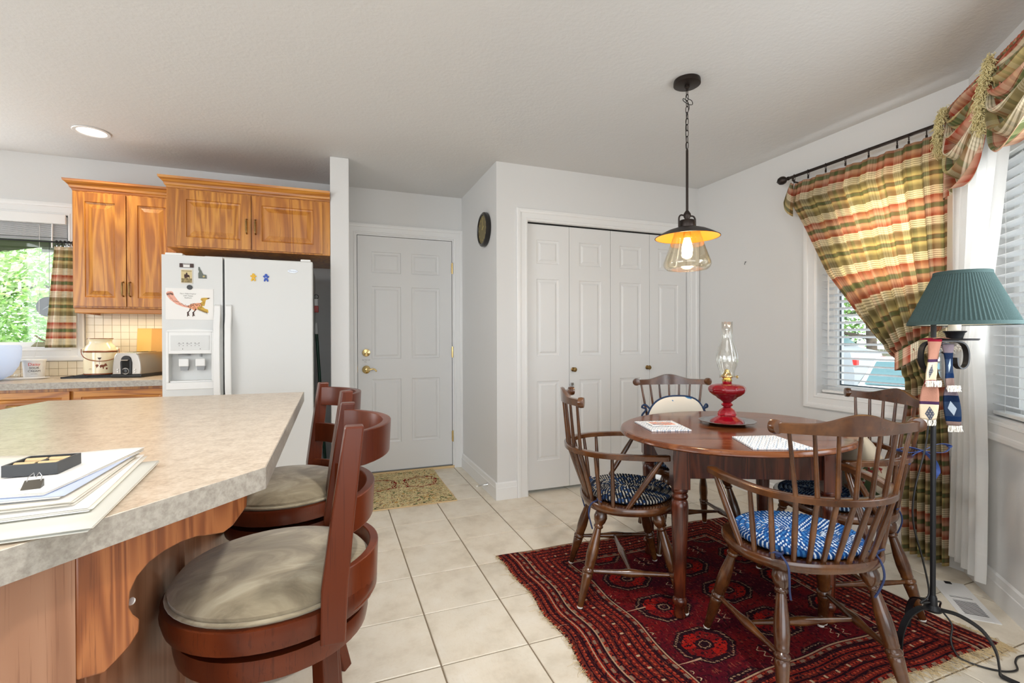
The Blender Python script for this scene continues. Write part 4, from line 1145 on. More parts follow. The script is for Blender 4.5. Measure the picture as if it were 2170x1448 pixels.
# pictures and magnets on the fridge doors
def fridge_at(x, z): return (x, fy-.0012+.002, z)
t = thing('souvenir_magnet', 'narrow brown plaque magnet above the rider picture on the freezer door', 'magnet', fridge_at(-.815, 1.614))
MB().box(-.036, -.004, -.012, .036, 0, .012).build('plaque', 'plaque_brown', t)
MB().box(-.017, -.0045, -.010, .017, -.004, .003).build('plaque_label', 'paper', t)
b = MB()
for i in range(8): b.box(-.018+i*.0046, -.0045, .005, -.0148+i*.0046, -.004, .0095)
b.build('lettering', 'paper', t)
t = thing('picture_magnet', 'small tan picture magnet of a rider on horseback on the freezer door', 'magnet', fridge_at(-.815, 1.548))
MB().box(-.031, -.002, -.044, .031, 0, .044).build('card', 'paper_warm', t)
MB().box(-.0275, -.0026, -.038, .0275, -.002, .038).build('photo', 'poster_photo', t)
text('lettering', 'WILD COUNTRY', .0068, 'dark_brown_print', t, (0, -.0028, .032), (R(90), 0, 0))
hs = [(-.010, -.012), (-.013, .0), (-.012, .012), (-.008, .014), (-.006, .010), (-.003, .020), (.001, .025), (.004, .019), (.005, .010), (.012, .009), (.016, .002), (.014, -.014), (.012, -.014), (.011, -.004), (.004, -.005), (.003, -.016), (.0, -.016), (-.001, -.006), (-.006, -.014)]
MB().prism(hs, -.0030, -.0027, lambda x, y, z: (x, z, y)).build('rider', 'dark_brown_print', t)
t = thing('state_magnet', 'grey pewter state-shaped magnet right of the rider picture', 'magnet', fridge_at(-.7335, 1.573))
idh = [(-.021, -.034), (.022, -.034), (.021, -.012), (.012, -.010), (.006, -.012), (-.001, .0), (-.005, .012), (-.012, .022), (-.015, .035), (-.020, .036), (-.021, .020), (-.017, .006), (-.021, -.004)]
MB().prism(idh, -.004, 0, lambda x, y, z: (x, z, y)).build('plate', 'magnet_grey', t, bevel=.001)
MB().lathe([(0, 0), (.006, 0), (.005, .001), (0, .0015)], 14, (.008, -.004, -.022), (0, -1, 0)).build('emblem', 'gold_print', t)
t = thing('dinosaur_drawing', 'colouring page of a feathered dinosaur held on the freezer door', 'drawing', fridge_at(-.80, 1.377))
MB().box(-.124, -.0015, -.092, .124, 0, .098).build('sheet', 'paper', t)
def K(pts): return [((x-560)/940*.248*1.0, (1000-y)/630*.170-.018) for x, y in pts]
def flat(name, pts, mat, y): return MB().prism(K(pts), y-.0002, y, lambda x, yy, z: (x, z, yy)).build(name, mat, t)
flat('tail_print', [(100, 690), (130, 650), (200, 640), (235, 660), (260, 740), (330, 850), (420, 930), (540, 970), (540, 1010), (430, 985), (300, 930), (180, 830), (130, 760)], 'pink_print', -.0016)
flat('body_print', [(520, 960), (600, 915), (700, 895), (780, 890), (790, 960), (720, 1030), (660, 1080), (600, 1030), (540, 1010)], 'orange_print', -.0016)
flat('neck_print', [(770, 900), (810, 850), (770, 820), (790, 780), (850, 770), (965, 770), (940, 800), (880, 820), (865, 900), (850, 960), (790, 960)], 'yellow_print', -.0016)
flat('wing_print', [(710, 990), (790, 950), (860, 1020), (920, 1040), (930, 1110), (900, 1110), (870, 1110), (820, 1090), (760, 1060), (710, 1040)], 'yellow_print', -.0018)
for lx in (0, 105): flat('leg_print', [(560+lx, 1020), (590+lx, 1030), (540+lx, 1110), (535+lx, 1130), (560+lx, 1150), (535+lx, 1150), (560+lx, 1195), (525+lx, 1180), (520+lx, 1205), (505+lx, 1200), (510+lx, 1130), (500+lx, 1115), (545+lx, 1070)], 'dark_brown_print', -.0018)
b = MB(); rnd = random.Random(4)
def stroke(x, y, dx, dy, w):
    L = math.hypot(dx, dy); nx, ny = -dy/L*w, dx/L*w
    b.prism(K([(x, y), (x+dx*.5+nx, y+dy*.5+ny), (x+dx, y+dy), (x+dx*.5-nx, y+dy*.5-ny)]), -.0026, -.0023, lambda a, yy, z: (a, z, yy))
for i in range(6): stroke(120+i*20, 660-abs(i-3)*-6, 8+i*2, 70, 9)
for i in range(34):
    f_ = i/34; stroke(150+f_*430, 740+240*f_**.6 + rnd.uniform(-14, 30), 26, 14, 4)
for i in range(46): stroke(560+rnd.random()*230, 905+rnd.random()*110, 24, -6, 5)
for i in range(9): stroke(720+i*22, 1000+i*10, 10, 70, 6)
for i in range(14): stroke(790+rnd.random()*50, 800+rnd.random()*140, 14, 8, 4)
stroke(895, 790, 72, -12, 12)
b.build('ink_marks', 'dark_brown_print', t)
for i, s in enumerate(("I'm a Velociraptor", 'with happy', 'feathers')): text('lettering', s, .0115, 'grey_print', t, (-.008, -.0018, .066-i*.0125), (R(90), 0, 0))
t = thing('round_magnet', 'round charcoal magnet holding up the dinosaur drawing', 'magnet', (-.800, fy-.0006, 1.482))
MB().lathe([(0, 0), (.0145, 0), (.0145, .004), (.013, .005), (0, .005)], 24, (0, 0, 0), (0, -1, 0)).build('disc', 'grey_box', t, 30)
fig = [(0, .030), (.007, .027), (.008, .020), (.006, .016), (.012, .018), (.018, .014), (.016, .008), (.009, .006), (.008, .0), (.012, -.008), (.014, -.018), (.006, -.020), (.002, -.010), (-.002, -.010), (-.006, -.020), (-.014, -.018), (-.012, -.008), (-.008, .0), (-.009, .006), (-.016, .008), (-.018, .014), (-.012, .018), (-.006, .016), (-.008, .020), (-.007, .027)]
for nm, x, mt, lab in (('figure_magnet', -.456, 'magnet_yellow', 'yellow little-figure magnet on the fridge door'), ('figure_magnet', -.384, 'magnet_blue', 'blue little-figure magnet on the fridge door')):
    t = thing(nm, lab, 'magnet', (x, fy-.0006, 1.553)); MB().prism(fig, -.006, 0, lambda a, y, z: (a, z, y)).build('figure', mt, t, bevel=.002)
    text('letter', 'S' if mt == 'magnet_yellow' else 'A', .013, 'orange_print' if mt == 'magnet_yellow' else 'paper', t, (0, -.0064, .006), (R(90), 0, 0))
# broom and dustpan in the gap beside the fridge
t = thing('broom', 'broom with a dark green pole in the gap beside the fridge', 'broom', (-.056, 4.01, 0))
MB().tube([(.02, -.02, .05), (-.048, .02, 1.215)], .011, 12).build('pole', 'green_pole', t, 40)
MB().tube([(-.048, .02, 1.205), (-.052, .023, 1.29)], .013, 12).build('grip', 'white_plastic', t, 40)
MB().prism([(-.04, .0), (.05, .0), (.04, .09), (-.02, .09)], -.12, .08, lambda x, y, z: (x, z, y)).build('brush_head', 'green_pole', t)
t = thing('hanging_duster', 'small red and white duster hanging high in the gap beside the fridge', 'duster', (-.045, 3.95, 1.40))
MB().tube(arc((-.058, 0, .09), .016, 0, 2*PI*.97, 14, 'xz'), .0025, 6).build('loop', 'black_iron', t, 50)
MB().box(-.072, -.008, .02, -.046, .008, .075).build('handle', 'white_plastic', t, bevel=.003)
MB().box(-.072, -.012, -.03, -.042, .012, .02).build('brush', 'red_plastic', t, bevel=.004)

# ================================================================ kitchen island with breakfast overhang
t = thing('kitchen_island', 'kitchen island with a beige laminate top and oak sides in the foreground', 'island')
top = [(-.121, 1.042), (-.121, 2.462), (-1.088, 2.505), (-1.112, 2.25), (-1.112, -.155)]
MB().prism(top, .8745, .914).build('countertop', 'laminate', t, bevel=.0015, seg=1)
ed = MB(); off = .0012
def edge(a, b_):
    a, b_ = Vector(a), Vector(b_); d = (b_-a).normalized(); n = Vector((d.y, -d.x)); 
    ed.prism([tuple(a), tuple(b_), tuple(b_+n*off), tuple(a+n*off)], .8715, .9135)
for a, b_ in zip(top, top[1:] + top[:1]): edge(a, b_)
ed.build('edge_banding', 'laminate_edge', t)
d2v = Vector((.637, .771, 0)); n2v = Vector((.771, -.637, 0)); o2 = Vector((-.333, .834, 0))
def isl(s, d, z): return tuple(o2 + d2v*s + n2v*d + Vector((0, 0, z)))
# base: panels
body = [(-.349, .855), (-.349, 2.25), (-1.03, 2.25), (-1.03, .03), (-.9637, .127)]
body = [(-.345, .840), (-.345, 2.20), (-1.03, 2.20), (-1.03, .02)]
MB().prism([(-.352, .842), (-.352, 2.19), (-1.02, 2.19), (-1.02, .05)], .10, .871).build('base_body', 'oak_panel', t)
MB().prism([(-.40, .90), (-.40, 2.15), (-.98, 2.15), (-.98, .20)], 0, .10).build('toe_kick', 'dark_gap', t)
b = MB(); b.prism([(-.86, -.020), (-.001, -.020), (-.001, -.001), (-.86, -.001)], .06, .871, isl); b.build('end_panel', 'oak_panel', t)
for (ya, yb) in ((.862, .93), (1.36, 1.44), (2.12, 2.19)): MB().box(-.352, ya, .10, -.334, yb, .871).build('stile', 'oak_panel', t, bevel=.002)
for (ya, yb) in ((.93, 1.36), (1.44, 2.12)): 
    MB().box(-.352, ya, .79, -.334, yb, .871).build('rail', 'oak_panel', t, bevel=.002); MB().box(-.352, ya, .10, -.334, yb, .19).build('rail', 'oak_panel', t, bevel=.002)
    MB().box(-.352, ya, .19, -.346, yb, .79).build('panel', 'oak_panel', t)
cp = [(0, .871), (0, .688), (.034, .676), (.050, .684), (.068, .694), (.082, .710), (.083, .728), (.074, .740), (.068, .755), (.070, .778), (.080, .796), (.098, .810), (.122, .818), (.150, .8215), (.179, .8195), (.190, .816), (.205, .812), (.230, .806), (.250, .812), (.281, .838), (.284, .871)]
MB().prism(cp, 0, -.042, lambda s, z, d: isl(s, -.02-d-.022 if False else d+.0, z)).build('corbel', 'oak_island', t, 30, bevel=.003)
b = MB()
for s, z in ((.0835, .752), (.052, .690)): b.lathe([(0, 0), (.006, 0), (.005, .003), (0, .004)], 12, isl(s, -.021, z), tuple(d2v + Vector((0, 0, -.6))))
b.build('screw_cap', 'white_plastic', t, 40)

# papers on the island
def sheet(name, par, c, rz, w, l, z, th, mat, curl=0, sag=None):
    b = MB(); m = Matrix.Rotation(R(rz), 3, 'Z')
    def f(a, b_):
        x, y = (a-.5)*w, (b_-.5)*l; zz = z + curl*max(0, (a-.6))**2*4 + (sag(a, b_) if sag else 0)
        return tuple(m @ Vector((x, y, 0)) + Vector((c[0], c[1], zz)))
    b.grid(f, 8, 8); return b.build(name, mat, par, 60, solid=th)
zc = .9150
SP = Vector((-.50, 1.075)); rz0 = -22
folders = [('document_folder', 'pale folder at the bottom of the paper pile on the island', (-.435, .985), -50, .235, .46, .0, 'folder', .010),
           ('document_folder', 'grey-white folder second from the bottom of the paper pile', (-.460, .985), -47, .235, .44, .013, 'paper_warm', .010),
           ('document_folder', 'bent folder with brown edge in the middle of the paper pile', (-.500, 1.02), -43, .235, .42, .0265, 'paper', .010)]
def pile(lab, c, rz, w, l, z0, mat, th, name='document_folder', cat='folder', sheets=3):
    t = thing(name, lab, cat, (c[0], c[1], zc+z0), rz, 'papers piled on the island')
    for i in range(sheets):
        z = th*(i+.5)/sheets; b = MB(); jx, jy = random.uniform(-.004, .004), random.uniform(-.004, .004)
        def f(a, b_, z=z, jx=jx, jy=jy): return ((a-.5)*w+jx, (b_-.5)*l+jy, z + .0012*math.sin(6*a+i)*(i+1)*(b_-.2 if b_ > .2 else 0))
        b.grid(f, 8, 10); b.build('sheet', mat if i != 1 else 'paper_warm', t, 60, solid=.0009)
    return t
pile('pale folder at the very bottom of the paper pile', (-.459, .940), 4.7, .30, .366, .001, 'folder', .006)
pile('grey-white folder second from the bottom of the paper pile', (-.478, .985), 6, .29, .33, .0085, 'paper', .006)
pile('folded report with loose pages in the middle of the paper pile', (-.495, .985), 3, .29, .30, .0160, 'paper_warm', .008, sheets=4)
pile('bluish stapled packet near the top of the paper pile', (-.500, .998), -1, .29, .285, .0255, 'paper_blue', .004)
pile('topmost white letter sheets of the paper pile under the black battery case', (-.512, 1.015), -7, .30, .275, .0310, 'paper', .004, 'letter_sheets', 'paper')
t = thing('binder_clip', 'black binder clip on the front edge of the top white sheets', 'clip', (-.405, .890, zc+.0365), 10)
t.scale = (.75, .75, .75)
MB().prism([(-.012, -.004), (.012, -.009), (.012, .009)], -.014, .014, lambda x, y, z: (z, x, y+.002)).build('clip_body', 'black_plastic', t)
for sx in (-1, 1): MB().tube([(sx*.010, .004, .004), (sx*.010, .016, .016), (sx*.004, .024, .022), (sx*.001, .016, .014)], .0008, 5).build('wire_arm', 'chrome', t)
t = thing('battery_case', 'small black case of tan battery cells on top of the papers', 'battery case', (-.440, .998, zc+.0365), -3)
b = MB(); L_, D_, H_2 = .070, .068, .018
b.box(-L_/2, -D_/2, 0, L_/2, D_/2, .004); b.box(-L_/2, -D_/2, .004, L_/2, -D_/2+.004, H_2); b.box(-L_/2, D_/2-.004, .004, L_/2, D_/2, H_2); b.box(-L_/2, -D_/2+.004, .004, -L_/2+.004, D_/2-.004, H_2); b.box(L_/2-.004, -D_/2+.004, .004, L_/2, D_/2-.004, H_2); b.box(-.003, -D_/2+.004, .004, .003, D_/2-.004, H_2-.002)
b.build('tray', 'grey_box', t)
for ix in (-1, 1):
    for iy in (-.5, .5): MB().tube([(ix*.0155-.0135, iy*.029, .0115), (ix*.0155+.0135, iy*.029, .0115)], .0065, 10).build('cell', 'tan_cell', t, 40)

# ================================================================ swivel bar stools
def make_stool(name, label, loc, rz):
    """local: sitter faces -x; origin on the floor under the seat centre"""
    t = thing(name, label, 'bar stool', loc, rz, 'cherry swivel bar stools at the island')
    n = 48
    MB().lathe([(0, .560), (.205, .560), (.218, .566), (.224, .590), (.222, .612), (.20, .616), (0, .616)], n).build('seat_frame', 'cherry', t, 40)
    MB().lathe([(0, .614), (.196, .612), (.209, .614), (.212, .620), (.208, .627), (.210, .634), (.195, .652), (.150, .668), (.08, .676), (0, .678)], n).build('cushion', 'suede', t, 50)
    MB().tube(arc((0, 0, .622), .211, 0, 2*PI, 48)[:-1], .0045, 8, closed=True).build('piping', 'suede', t, 50)
    MB().lathe([(0, .545), (.16, .545), (.16, .560), (0, .560)], 32).build('swivel_plate', 'black_iron', t, 40)
    MB().lathe([(0, .492), (.180, .492), (.198, .498), (.202, .520), (.200, .543), (0, .545)], n).build('swivel_ring', 'cherry', t, 40)
    for k in range(4):
        a = PI/4 + k*PI/2; c, s = math.cos(a), math.sin(a)
        P_ = [(.145, .50), (.150, .40), (.165, .25), (.195, .10), (.225, .0)]
        b = MB(); rows = []
        for r, z in P_:
            w = .022; rows.append([(c*(r+dx) - s*dy, s*(r+dx) + c*dy, z) for dx, dy in ((-w*.8, -w), (w*.8, -w), (w*.8, w), (-w*.8, w))])
        vs = [p for r in rows for p in r]
        b.add(vs, [(i*4+j, i*4+(j+1) % 4, (i+1)*4+(j+1) % 4, (i+1)*4+j) for i in range(4) for j in range(4)] + [(3, 2, 1, 0), (16, 17, 18, 19)])
        b.build('leg', 'cherry', t, bevel=.003)
    MB().lathe([(.150, .165), (.176, .165), (.180, .170), (.180, .190), (.176, .195), (.150, .195), (.147, .190), (.147, .170), (.150, .165)], n, cap=False).build('foot_ring', 'cherry', t, 40)
    for sy in (-1, 1):
        b = MB(); rows = []
        for x, z, w, dd in ((.120, .548, .020, .024), (.124, .66, .022, .026), (.140, .80, .020, .023), (.164, .985, .018, .019)):
            y = sy*.192; rows.append([(x-dd, y-w, z), (x+dd, y-w, z), (x+dd, y+w, z), (x-dd, y+w, z)])
        vs = [p for r in rows for p in r]; k = len(rows)
        b.add(vs, [(i*4+j, i*4+(j+1) % 4, (i+1)*4+(j+1) % 4, (i+1)*4+j) for i in range(k-1) for j in range(4)] + [(3, 2, 1, 0), tuple(4*(k-1)+j for j in range(4))])
        b.build('back_post', 'cherry', t, bevel=.004)
    def slat(z0, z1, xb, bow, nm):
        b = MB(); th = .020; pts = []
        rows = []
        for i in range(19):
            f_ = i/18*2-1; y = f_*.180; x = xb + bow*(1-f_*f_)**.75 if abs(f_) < 1 else xb
            rows.append([(x, y, z0), (x+th, y, z0), (x+th+.004, y, z1), (x+.004, y, z1)])
        vs = [p for r in rows for p in r]; k = len(rows)
        b.add(vs, [(i*4+j, i*4+(j+1) % 4, (i+1)*4+(j+1) % 4, (i+1)*4+j) for i in range(k-1) for j in range(4)] + [(3, 2, 1, 0), tuple(4*(k-1)+j for j in range(4))])
        b.build(nm, 'cherry', t, 35, bevel=.002)
    slat(.893, .968, .140, .095, 'top_slat'); slat(.748, .822, .115, .080, 'lower_slat')
    slat(.572, .676, .098, .105, 'seat_back_band')
    return t
s1 = make_stool('bar_stool', 'nearest cherry bar stool with suede seat, back posts chipped, at the island corner', (-.119, 1.230, 0), 0)
s2 = copy_thing(s1, (-.150, 1.905, 0), 12, 'farther cherry bar stool between the island and the white fridge')

# ================================================================ rugs
RX0, RY0, RX1, RY1 = .83, 1.03, 2.37, 2.39
def edge_wob(x, s): return .010*math.sin(x*7+s) + .006*math.sin(x*19+2*s)
def rugf(a, b_):
    x = RX0 + edge_wob(b_*1.4, 1)*(1-a) + (RX1 - RX0)*a + edge_wob(b_*1.3, 4)*a - (.012*math.exp(-((b_-.25)/.06)**2) - .02*math.exp(-((b_-.42)/.10)**2))*(1-a)
    y = RY0 + edge_wob(a*1.4, 2)*(1-b_) + (RY1 - RY0)*b_ + edge_wob(a*1.2, 7)*b_
    e = min(a, 1-a, b_, 1-b_)
    z = .008 + .0016*math.sin(a*17+b_*5)*math.sin(b_*13) + (.004*math.sin(b_*23)**2*(1-min(1, a*12)))
    return (x, y, z if e > 0 else .002)
t = thing('area_rug', 'worn dark red tribal wool rug with octagon motifs under the dining table', 'rug')
MB().grid(rugf, 90, 80, lambda a, b_: (a*1.54, b_*1.36)).build('pile', 'red_rug', t, 60)
MB().grid(lambda a, b_: tuple(Vector(rugf(a, b_))*1 - Vector((0, 0, .006 if 0 < a < 1 and 0 < b_ < 1 else .001))), 20, 20).build('backing', 'rug_edge', t, 60)
b = MB(); rnd = random.Random(11)
def strand(p, d, L, w=.0009):
    side = Vector((-d.y, d.x, 0)); pts = []
    for i in range(5):
        f_ = i/4; pts.append(p + d*(L*f_) + side*(.012*math.sin(f_*3+rnd.random()*2)*rnd.uniform(-1, 1)) + Vector((0, 0, .004*(1-f_)+.0006)))
    b.tube(pts, [w*1.2, w, w, w*.8, w*.5], 3, cap=False)
for i in range(420):   # fringe along the front edge, longest at the right end
    a = 1 - rnd.random()**1.5*.72; p = Vector(rugf(a, 0)); strand(Vector((p.x, p.y, .003)), Vector((rnd.gauss(0, .35), -1, 0)).normalized(), rnd.uniform(.018, .060))
for i in range(240):
    bb = rnd.random(); p = Vector(rugf(0, bb)); strand(Vector((p.x, p.y, .003)), Vector((-1, rnd.gauss(0, .7), 0)).normalized(), rnd.uniform(.006, .022 if rnd.random() < .9 else .07), .0008)
for i in range(60): p = Vector(rugf(1, rnd.random()*.12)); strand(Vector((p.x, p.y, .003)), Vector((1, rnd.gauss(0, .5), 0)).normalized(), rnd.uniform(.01, .035))
o = b.build('fringe', 'rug_fringe', t); o['kind'] = 'stuff'
t = thing('door_mat', 'small cream hooked mat with crimson knots in front of the entry door', 'rug', (.20, 3.325, 0))
MB().grid(lambda a, b_: ((a)*.64 + .006*math.sin(b_*9), b_*.90+.006*math.sin(a*8), .009 + .001*math.sin(a*9+b_*7)), 40, 40, lambda a, b_: (a*.64*1.3, b_*.9*1.15)).build('pile', 'mat_rug', t, 60)
b = MB(); b.sweep([(0, 0, .005), (.64, 0, .005), (.64, .90, .005), (0, .90, .005)], [(-.004, -.004), (.004, -.004), (.004, .004), (-.004, .004)], closed=True); b.build('binding', 'tan_cell', t)

# ================================================================ round drop-leaf table
TC = Vector((1.775, 1.718, 0)); TA = -24.9; TZ = .745
t = thing('dining_table', 'round dark wood drop-leaf dining table on turned legs', 'table', (TC.x, TC.y, 0), TA)
ea, eb = .560, .478; er = R(10 - TA)
def ell(r, a):
    x, y = (ea*math.cos(a)), (eb*math.sin(a)); k = 1 + r/ .51
    return (x*k*math.cos(er) - y*k*math.sin(er), x*k*math.sin(er) + y*k*math.cos(er))
EDGE = [(-.020, TZ), (-.010, TZ), (-.004, TZ-.003), (-.002, TZ-.008), (.0, TZ-.012), (.001, TZ-.018), (-.004, TZ-.023), (-.012, TZ-.025), (-.02, TZ-.025)]
def top_piece(y0, y1):
    """the part of the oval top between local y0 and y1"""
    b = MB(); N = 144; pts = [ell(0, 2*PI*i/N) for i in range(N)]
    def clip(poly, c, sg):
        out = []
        for i in range(len(poly)):
            p, q = poly[i], poly[(i+1) % len(poly)]; pi_, qi = sg*(p[1]-c) <= 0, sg*(q[1]-c) <= 0
            if pi_: out.append(p)
            if pi_ != qi:
                f_ = (c-p[1])/(q[1]-p[1]); out.append((p[0]+(q[0]-p[0])*f_, c))
        return out
    poly = clip(clip(pts, y1, 1), y0, -1); n = len(poly); rings = []
    for off, z in EDGE:
        ring = []
        for (x, y) in poly:
            on = abs(y-y0) < 1e-6 or abs(y-y1) < 1e-6
            k = 1 + off/.51; X, Y = x*k, y*k
            if on: Y = y
            Y = min(max(Y, y0), y1); ring.append((X, Y, z))
        rings.append(ring)
    vs = [p for r in rings for p in r]; m = len(rings)
    b.add(vs, [(i*n+j, (i+1)*n+j, (i+1)*n+(j+1) % n, i*n+(j+1) % n) for i in range(m-1) for j in range(n)] + [tuple(range(n)), tuple(range(m*n-1, (m-1)*n-1, -1))])
    return b
top_piece(-.2885, .2885).build('table_top', 'table_wood', t, 40)
top_piece(.2905, .6).build('drop_leaf', 'table_wood', t, 40); top_piece(-.6, -.2905).build('drop_leaf', 'table_wood', t, 40)
lc = (-.038, -.004); hx, hy = .295, .292
for sx in (-1, 1):
    for sy in (-1, 1):
        x, y = lc[0]+sx*hx, lc[1]+sy*hy
        b = MB(); b.box(x-.034, y-.034, .545, x+.034, y+.034, TZ-.026)
        prof = [(.0, .0), (.022, .0), (.024, .01), (.019, .028), (.020, .045), (.027, .056), (.030, .066), (.028, .076), (.022, .084), (.0235, .10), (.031, .34), (.0345, .460), (.032, .480), (.026, .488), (.031, .495), (.034, .503), (.030, .511), (.027, .515), (.033, .521), (.034, .531), (.030, .545)]
        b.lathe(prof, 20, (x, y, .010)); b.build('leg', 'table_leg_wood', t, 40, bevel=.002)
b = MB()
for (x0_, y0_, x1_, y1_) in ((-hx, -hy-.012, hx, -hy+.012), (-hx, hy-.012, hx, hy+.012)): b.box(lc[0]+x0_, lc[1]+y0_, .588, lc[0]+x1_, lc[1]+y1_, TZ-.0265)
b.build('apron', 'table_leg_wood', t)
for sx in (-1, 1):
    b = MB(); x = lc[0]+sx*hx; b.prism([(lc[1]-hy, TZ-.0265), (lc[1]+hy, TZ-.0265), (lc[1]+hy, .66), (lc[1]+hy*.2, .60), (lc[1]-hy*.4, .588), (lc[1]-hy, .588)], x-.011, x+.011, lambda y, z, xx: (xx, y, z))
    b.build('side_apron', 'grey_apron' if False else 'table_leg_wood', t)

# ================================================================ windsor comb-back armchairs
SEC = [(math.cos(2*PI*i/10), math.sin(2*PI*i/10)) for i in range(10)]
def seat_out(a, k=1.0, n=2.35):
    c, s = math.cos(a), math.sin(a)
    r = (abs(c)**n + abs(s)**n)**(-1/n)
    return (.252*k*r*c, .235 + .207*k*r*s)
LEGP = [(a, r*1.14) for a, r in [(0, .0105), (.02, .0115), (.20, .0165), (.30, .0195), (.335, .0205), (.345, .018), (.355, .0215), (.372, .0225), (.385, .019), (.395, .0165), (.41, .0195), (.43, .0185), (.46, .0200), (.52, .0215), (.62, .0200), (.74, .0150), (.80, .0130), (.812, .0175), (.828, .0180), (.84, .0150), (.87, .0215), (.92, .0255), (.96, .0220), (1.0, .0170)]]
def make_chair(name, label, loc, rz):
    """local: origin between the rear feet, +y is forwards"""
    t = thing(name, label, 'chair', loc, rz, 'windsor armchairs round the dining table')
    N = 56; b = MB(); rows = []
    for k, z in ((.0, .400), (.90, .398), (.975, .404), (1.0, .416), (1.0, .428), (.985, .436), (.93, .437), (.75, .432), (.4, .428), (.0, .427)):
        rows.append([seat_out(2*PI*j/N, max(k, .001)) + (z,) for j in range(N)])
    vs = [p for r in rows for p in r]
    b.add(vs, [(i*N+j, i*N+(j+1) % N, (i+1)*N+(j+1) % N, (i+1)*N+j) for i in range(len(rows)-1) for j in range(N)]); b.build('seat', 'chair_wood', t, 45)
    legs = {}
    for sx in (-1, 1):
        for nm, (fx_, fy_), (tx, ty) in (('r', (.205, .0), (.145, .105)), ('f', (.240, .435), (.165, .335))):
            p, q = Vector((sx*fx_, fy_, .004)), Vector((sx*tx, ty, .402)); legs[(sx, nm)] = (p, q)
            o = MB().turned(p, q, LEGP, 14).build('leg', 'chair_wood', t, 45)
            MB().lathe([(0, -.004), (.012, -.004), (.013, .002), (.0115, .004)], 12, p).build('foot_glide', 'rubber_white', o, 40)
    STR = [(0, .0075), (.12, .0085), (.35, .0115), (.47, .0165), (.53, .0165), (.65, .0115), (.88, .0085), (1, .0075)]
    mids = []
    for sx in (-1, 1):
        a = legs[(sx, 'r')][0].lerp(legs[(sx, 'r')][1], .36); c = legs[(sx, 'f')][0].lerp(legs[(sx, 'f')][1], .36)
        MB().turned(a, c, STR, 10).build('stretcher', 'chair_wood', t, 45); mids.append((a+c)/2)
    MB().turned(mids[0], mids[1], STR, 10).build('stretcher', 'chair_wood', t, 45)
    # arm bow
    zb = .655
    bow = bez([(-.258, .365, zb), (-.260, .30, zb), (-.250, .20, zb), (-.220, .095, zb), (-.16, .020, zb), (-.085, -.020, zb), (0, -.032, zb), (.085, -.020, zb), (.16, .020, zb), (.220, .095, zb), (.250, .20, zb), (.260, .30, zb), (.258, .365, zb)], 72)
    sec = [(-.018, -.010), (.018, -.010), (.019, .008), (.014, .011), (-.014, .011), (-.019, .008)]
    n = len(bow); sc = []
    for i in range(n):
        e_2 = min(i, n-1-i); sc.append(((.55 if e_2 == 0 else 1.12 if e_2 < 4 else 1.0 if e_2 < 10 else .88), 1.0))
    MB().sweep(bow, sec, scales=sc).build('arm_bow', 'chair_wood', t, 50)
    # long back spindles from the seat through the bow to the crest
    crest = lambda x: (x, .010 - .035*math.cos(x/.24*PI/2) + .005, 0)
    def crest_y(x): return .008 - .062*math.cos(min(abs(x)/.235, 1)*PI/2)
    for i in range(7):
        f_ = (i-3)/3; xs_, xb, xc = f_*.128, f_*.158, f_*.192
        ys = .235 - .207*(1-(abs(xs_)/.252)**2.35)**(1/2.35)*.90; 
        yb_ = -.032 + .047*(abs(xb)/.17)**2
        p0, p1, p2 = Vector((xs_, ys, .432)), Vector((xb, yb_, zb)), Vector((xc, crest_y(xc), .866))
        MB().tube([p0, p0.lerp(p1, .5), p1, p1.lerp(p2, .5), p2], [.0085, .0095, .0078, .0068, .0058], 10).build('spindle', 'chair_wood', t, 50)
    # short spindles and slanting arm supports
    for sx in (-1, 1):
        for (sxx, syy), (bx_, by_) in (((.182, .090), (.204, .066)), ((.214, .140), (.235, .132)),):
            MB().turned((sx*sxx, syy, .432), (sx*bx_, by_, zb-.008), [(0, .008), (.4, .0095), (1, .007)], 10).build('short_spindle', 'chair_wood', t, 50)
        MB().turned((sx*.230, .195, .430), (sx*.256, .335, zb-.008), [(0, .009), (.3, .0125), (.7, .012), (1, .0085)], 10).build('arm_support', 'chair_wood', t, 50)
    # comb crest rail with scrolled ears
    b = MB(); rows = []; M_ = 44
    for i in range(M_+1):
        x = (i/M_*2-1)*.226; u = abs(x)/.226
        zt = .896 + .034*math.cos(min(1, u/.62)*PI)*.5 + .017 if u < .62 else .896 + .012*((u-.62)/.38)**2
        zt = .894 + (.030*(.5+.5*math.cos(min(1, u/.66)*PI)))
        zl = .858 + .004*u; y = crest_y(x); th = .0095
        rows.append([(x, y-th, zl), (x, y+th, zl), (x, y+th*.9-.004, zt-.003), (x, y-.004, zt), (x, y-th*.9-.004, zt-.003)])
    vs = [p for r in rows for p in r]; k = 5
    b.add(vs, [(i*k+j, (i+1)*k+j, (i+1)*k+(j+1) % k, i*k+(j+1) % k) for i in range(M_) for j in range(k)] + [tuple(range(k)), tuple(range(len(vs)-1, len(vs)-k-1, -1))])
    for sx in (-1, 1):
        y = crest_y(.226); b.lathe([(0, -.0125), (.012, -.0125), (.0215, -.011), (.0235, 0), (.0215, .011), (.012, .0125), (0, .0125)], 20, (sx*.226, y, .880), (sx*.35, 1, 0))
    b.build('crest_rail', 'chair_wood', t, 50)
    return t
ch1 = make_chair('dining_chair', 'windsor armchair at the left of the round table, with black and white braided pad', (1.069, 1.978, .009), -22.7-90)
ch2 = copy_thing(ch1, (1.484, .996, .009), 71.8-90, 'nearest windsor armchair in the foreground, with bright blue braided pad')
ch3 = copy_thing(ch1, (1.984, 2.408, .004), -108.2-90, 'windsor armchair behind the table with a cream floral back cushion')
ch4 = copy_thing(ch1, (2.315, 1.395, .009), 158.8-90, 'windsor armchair at the right of the table under the window, holding a tapestry pillow')
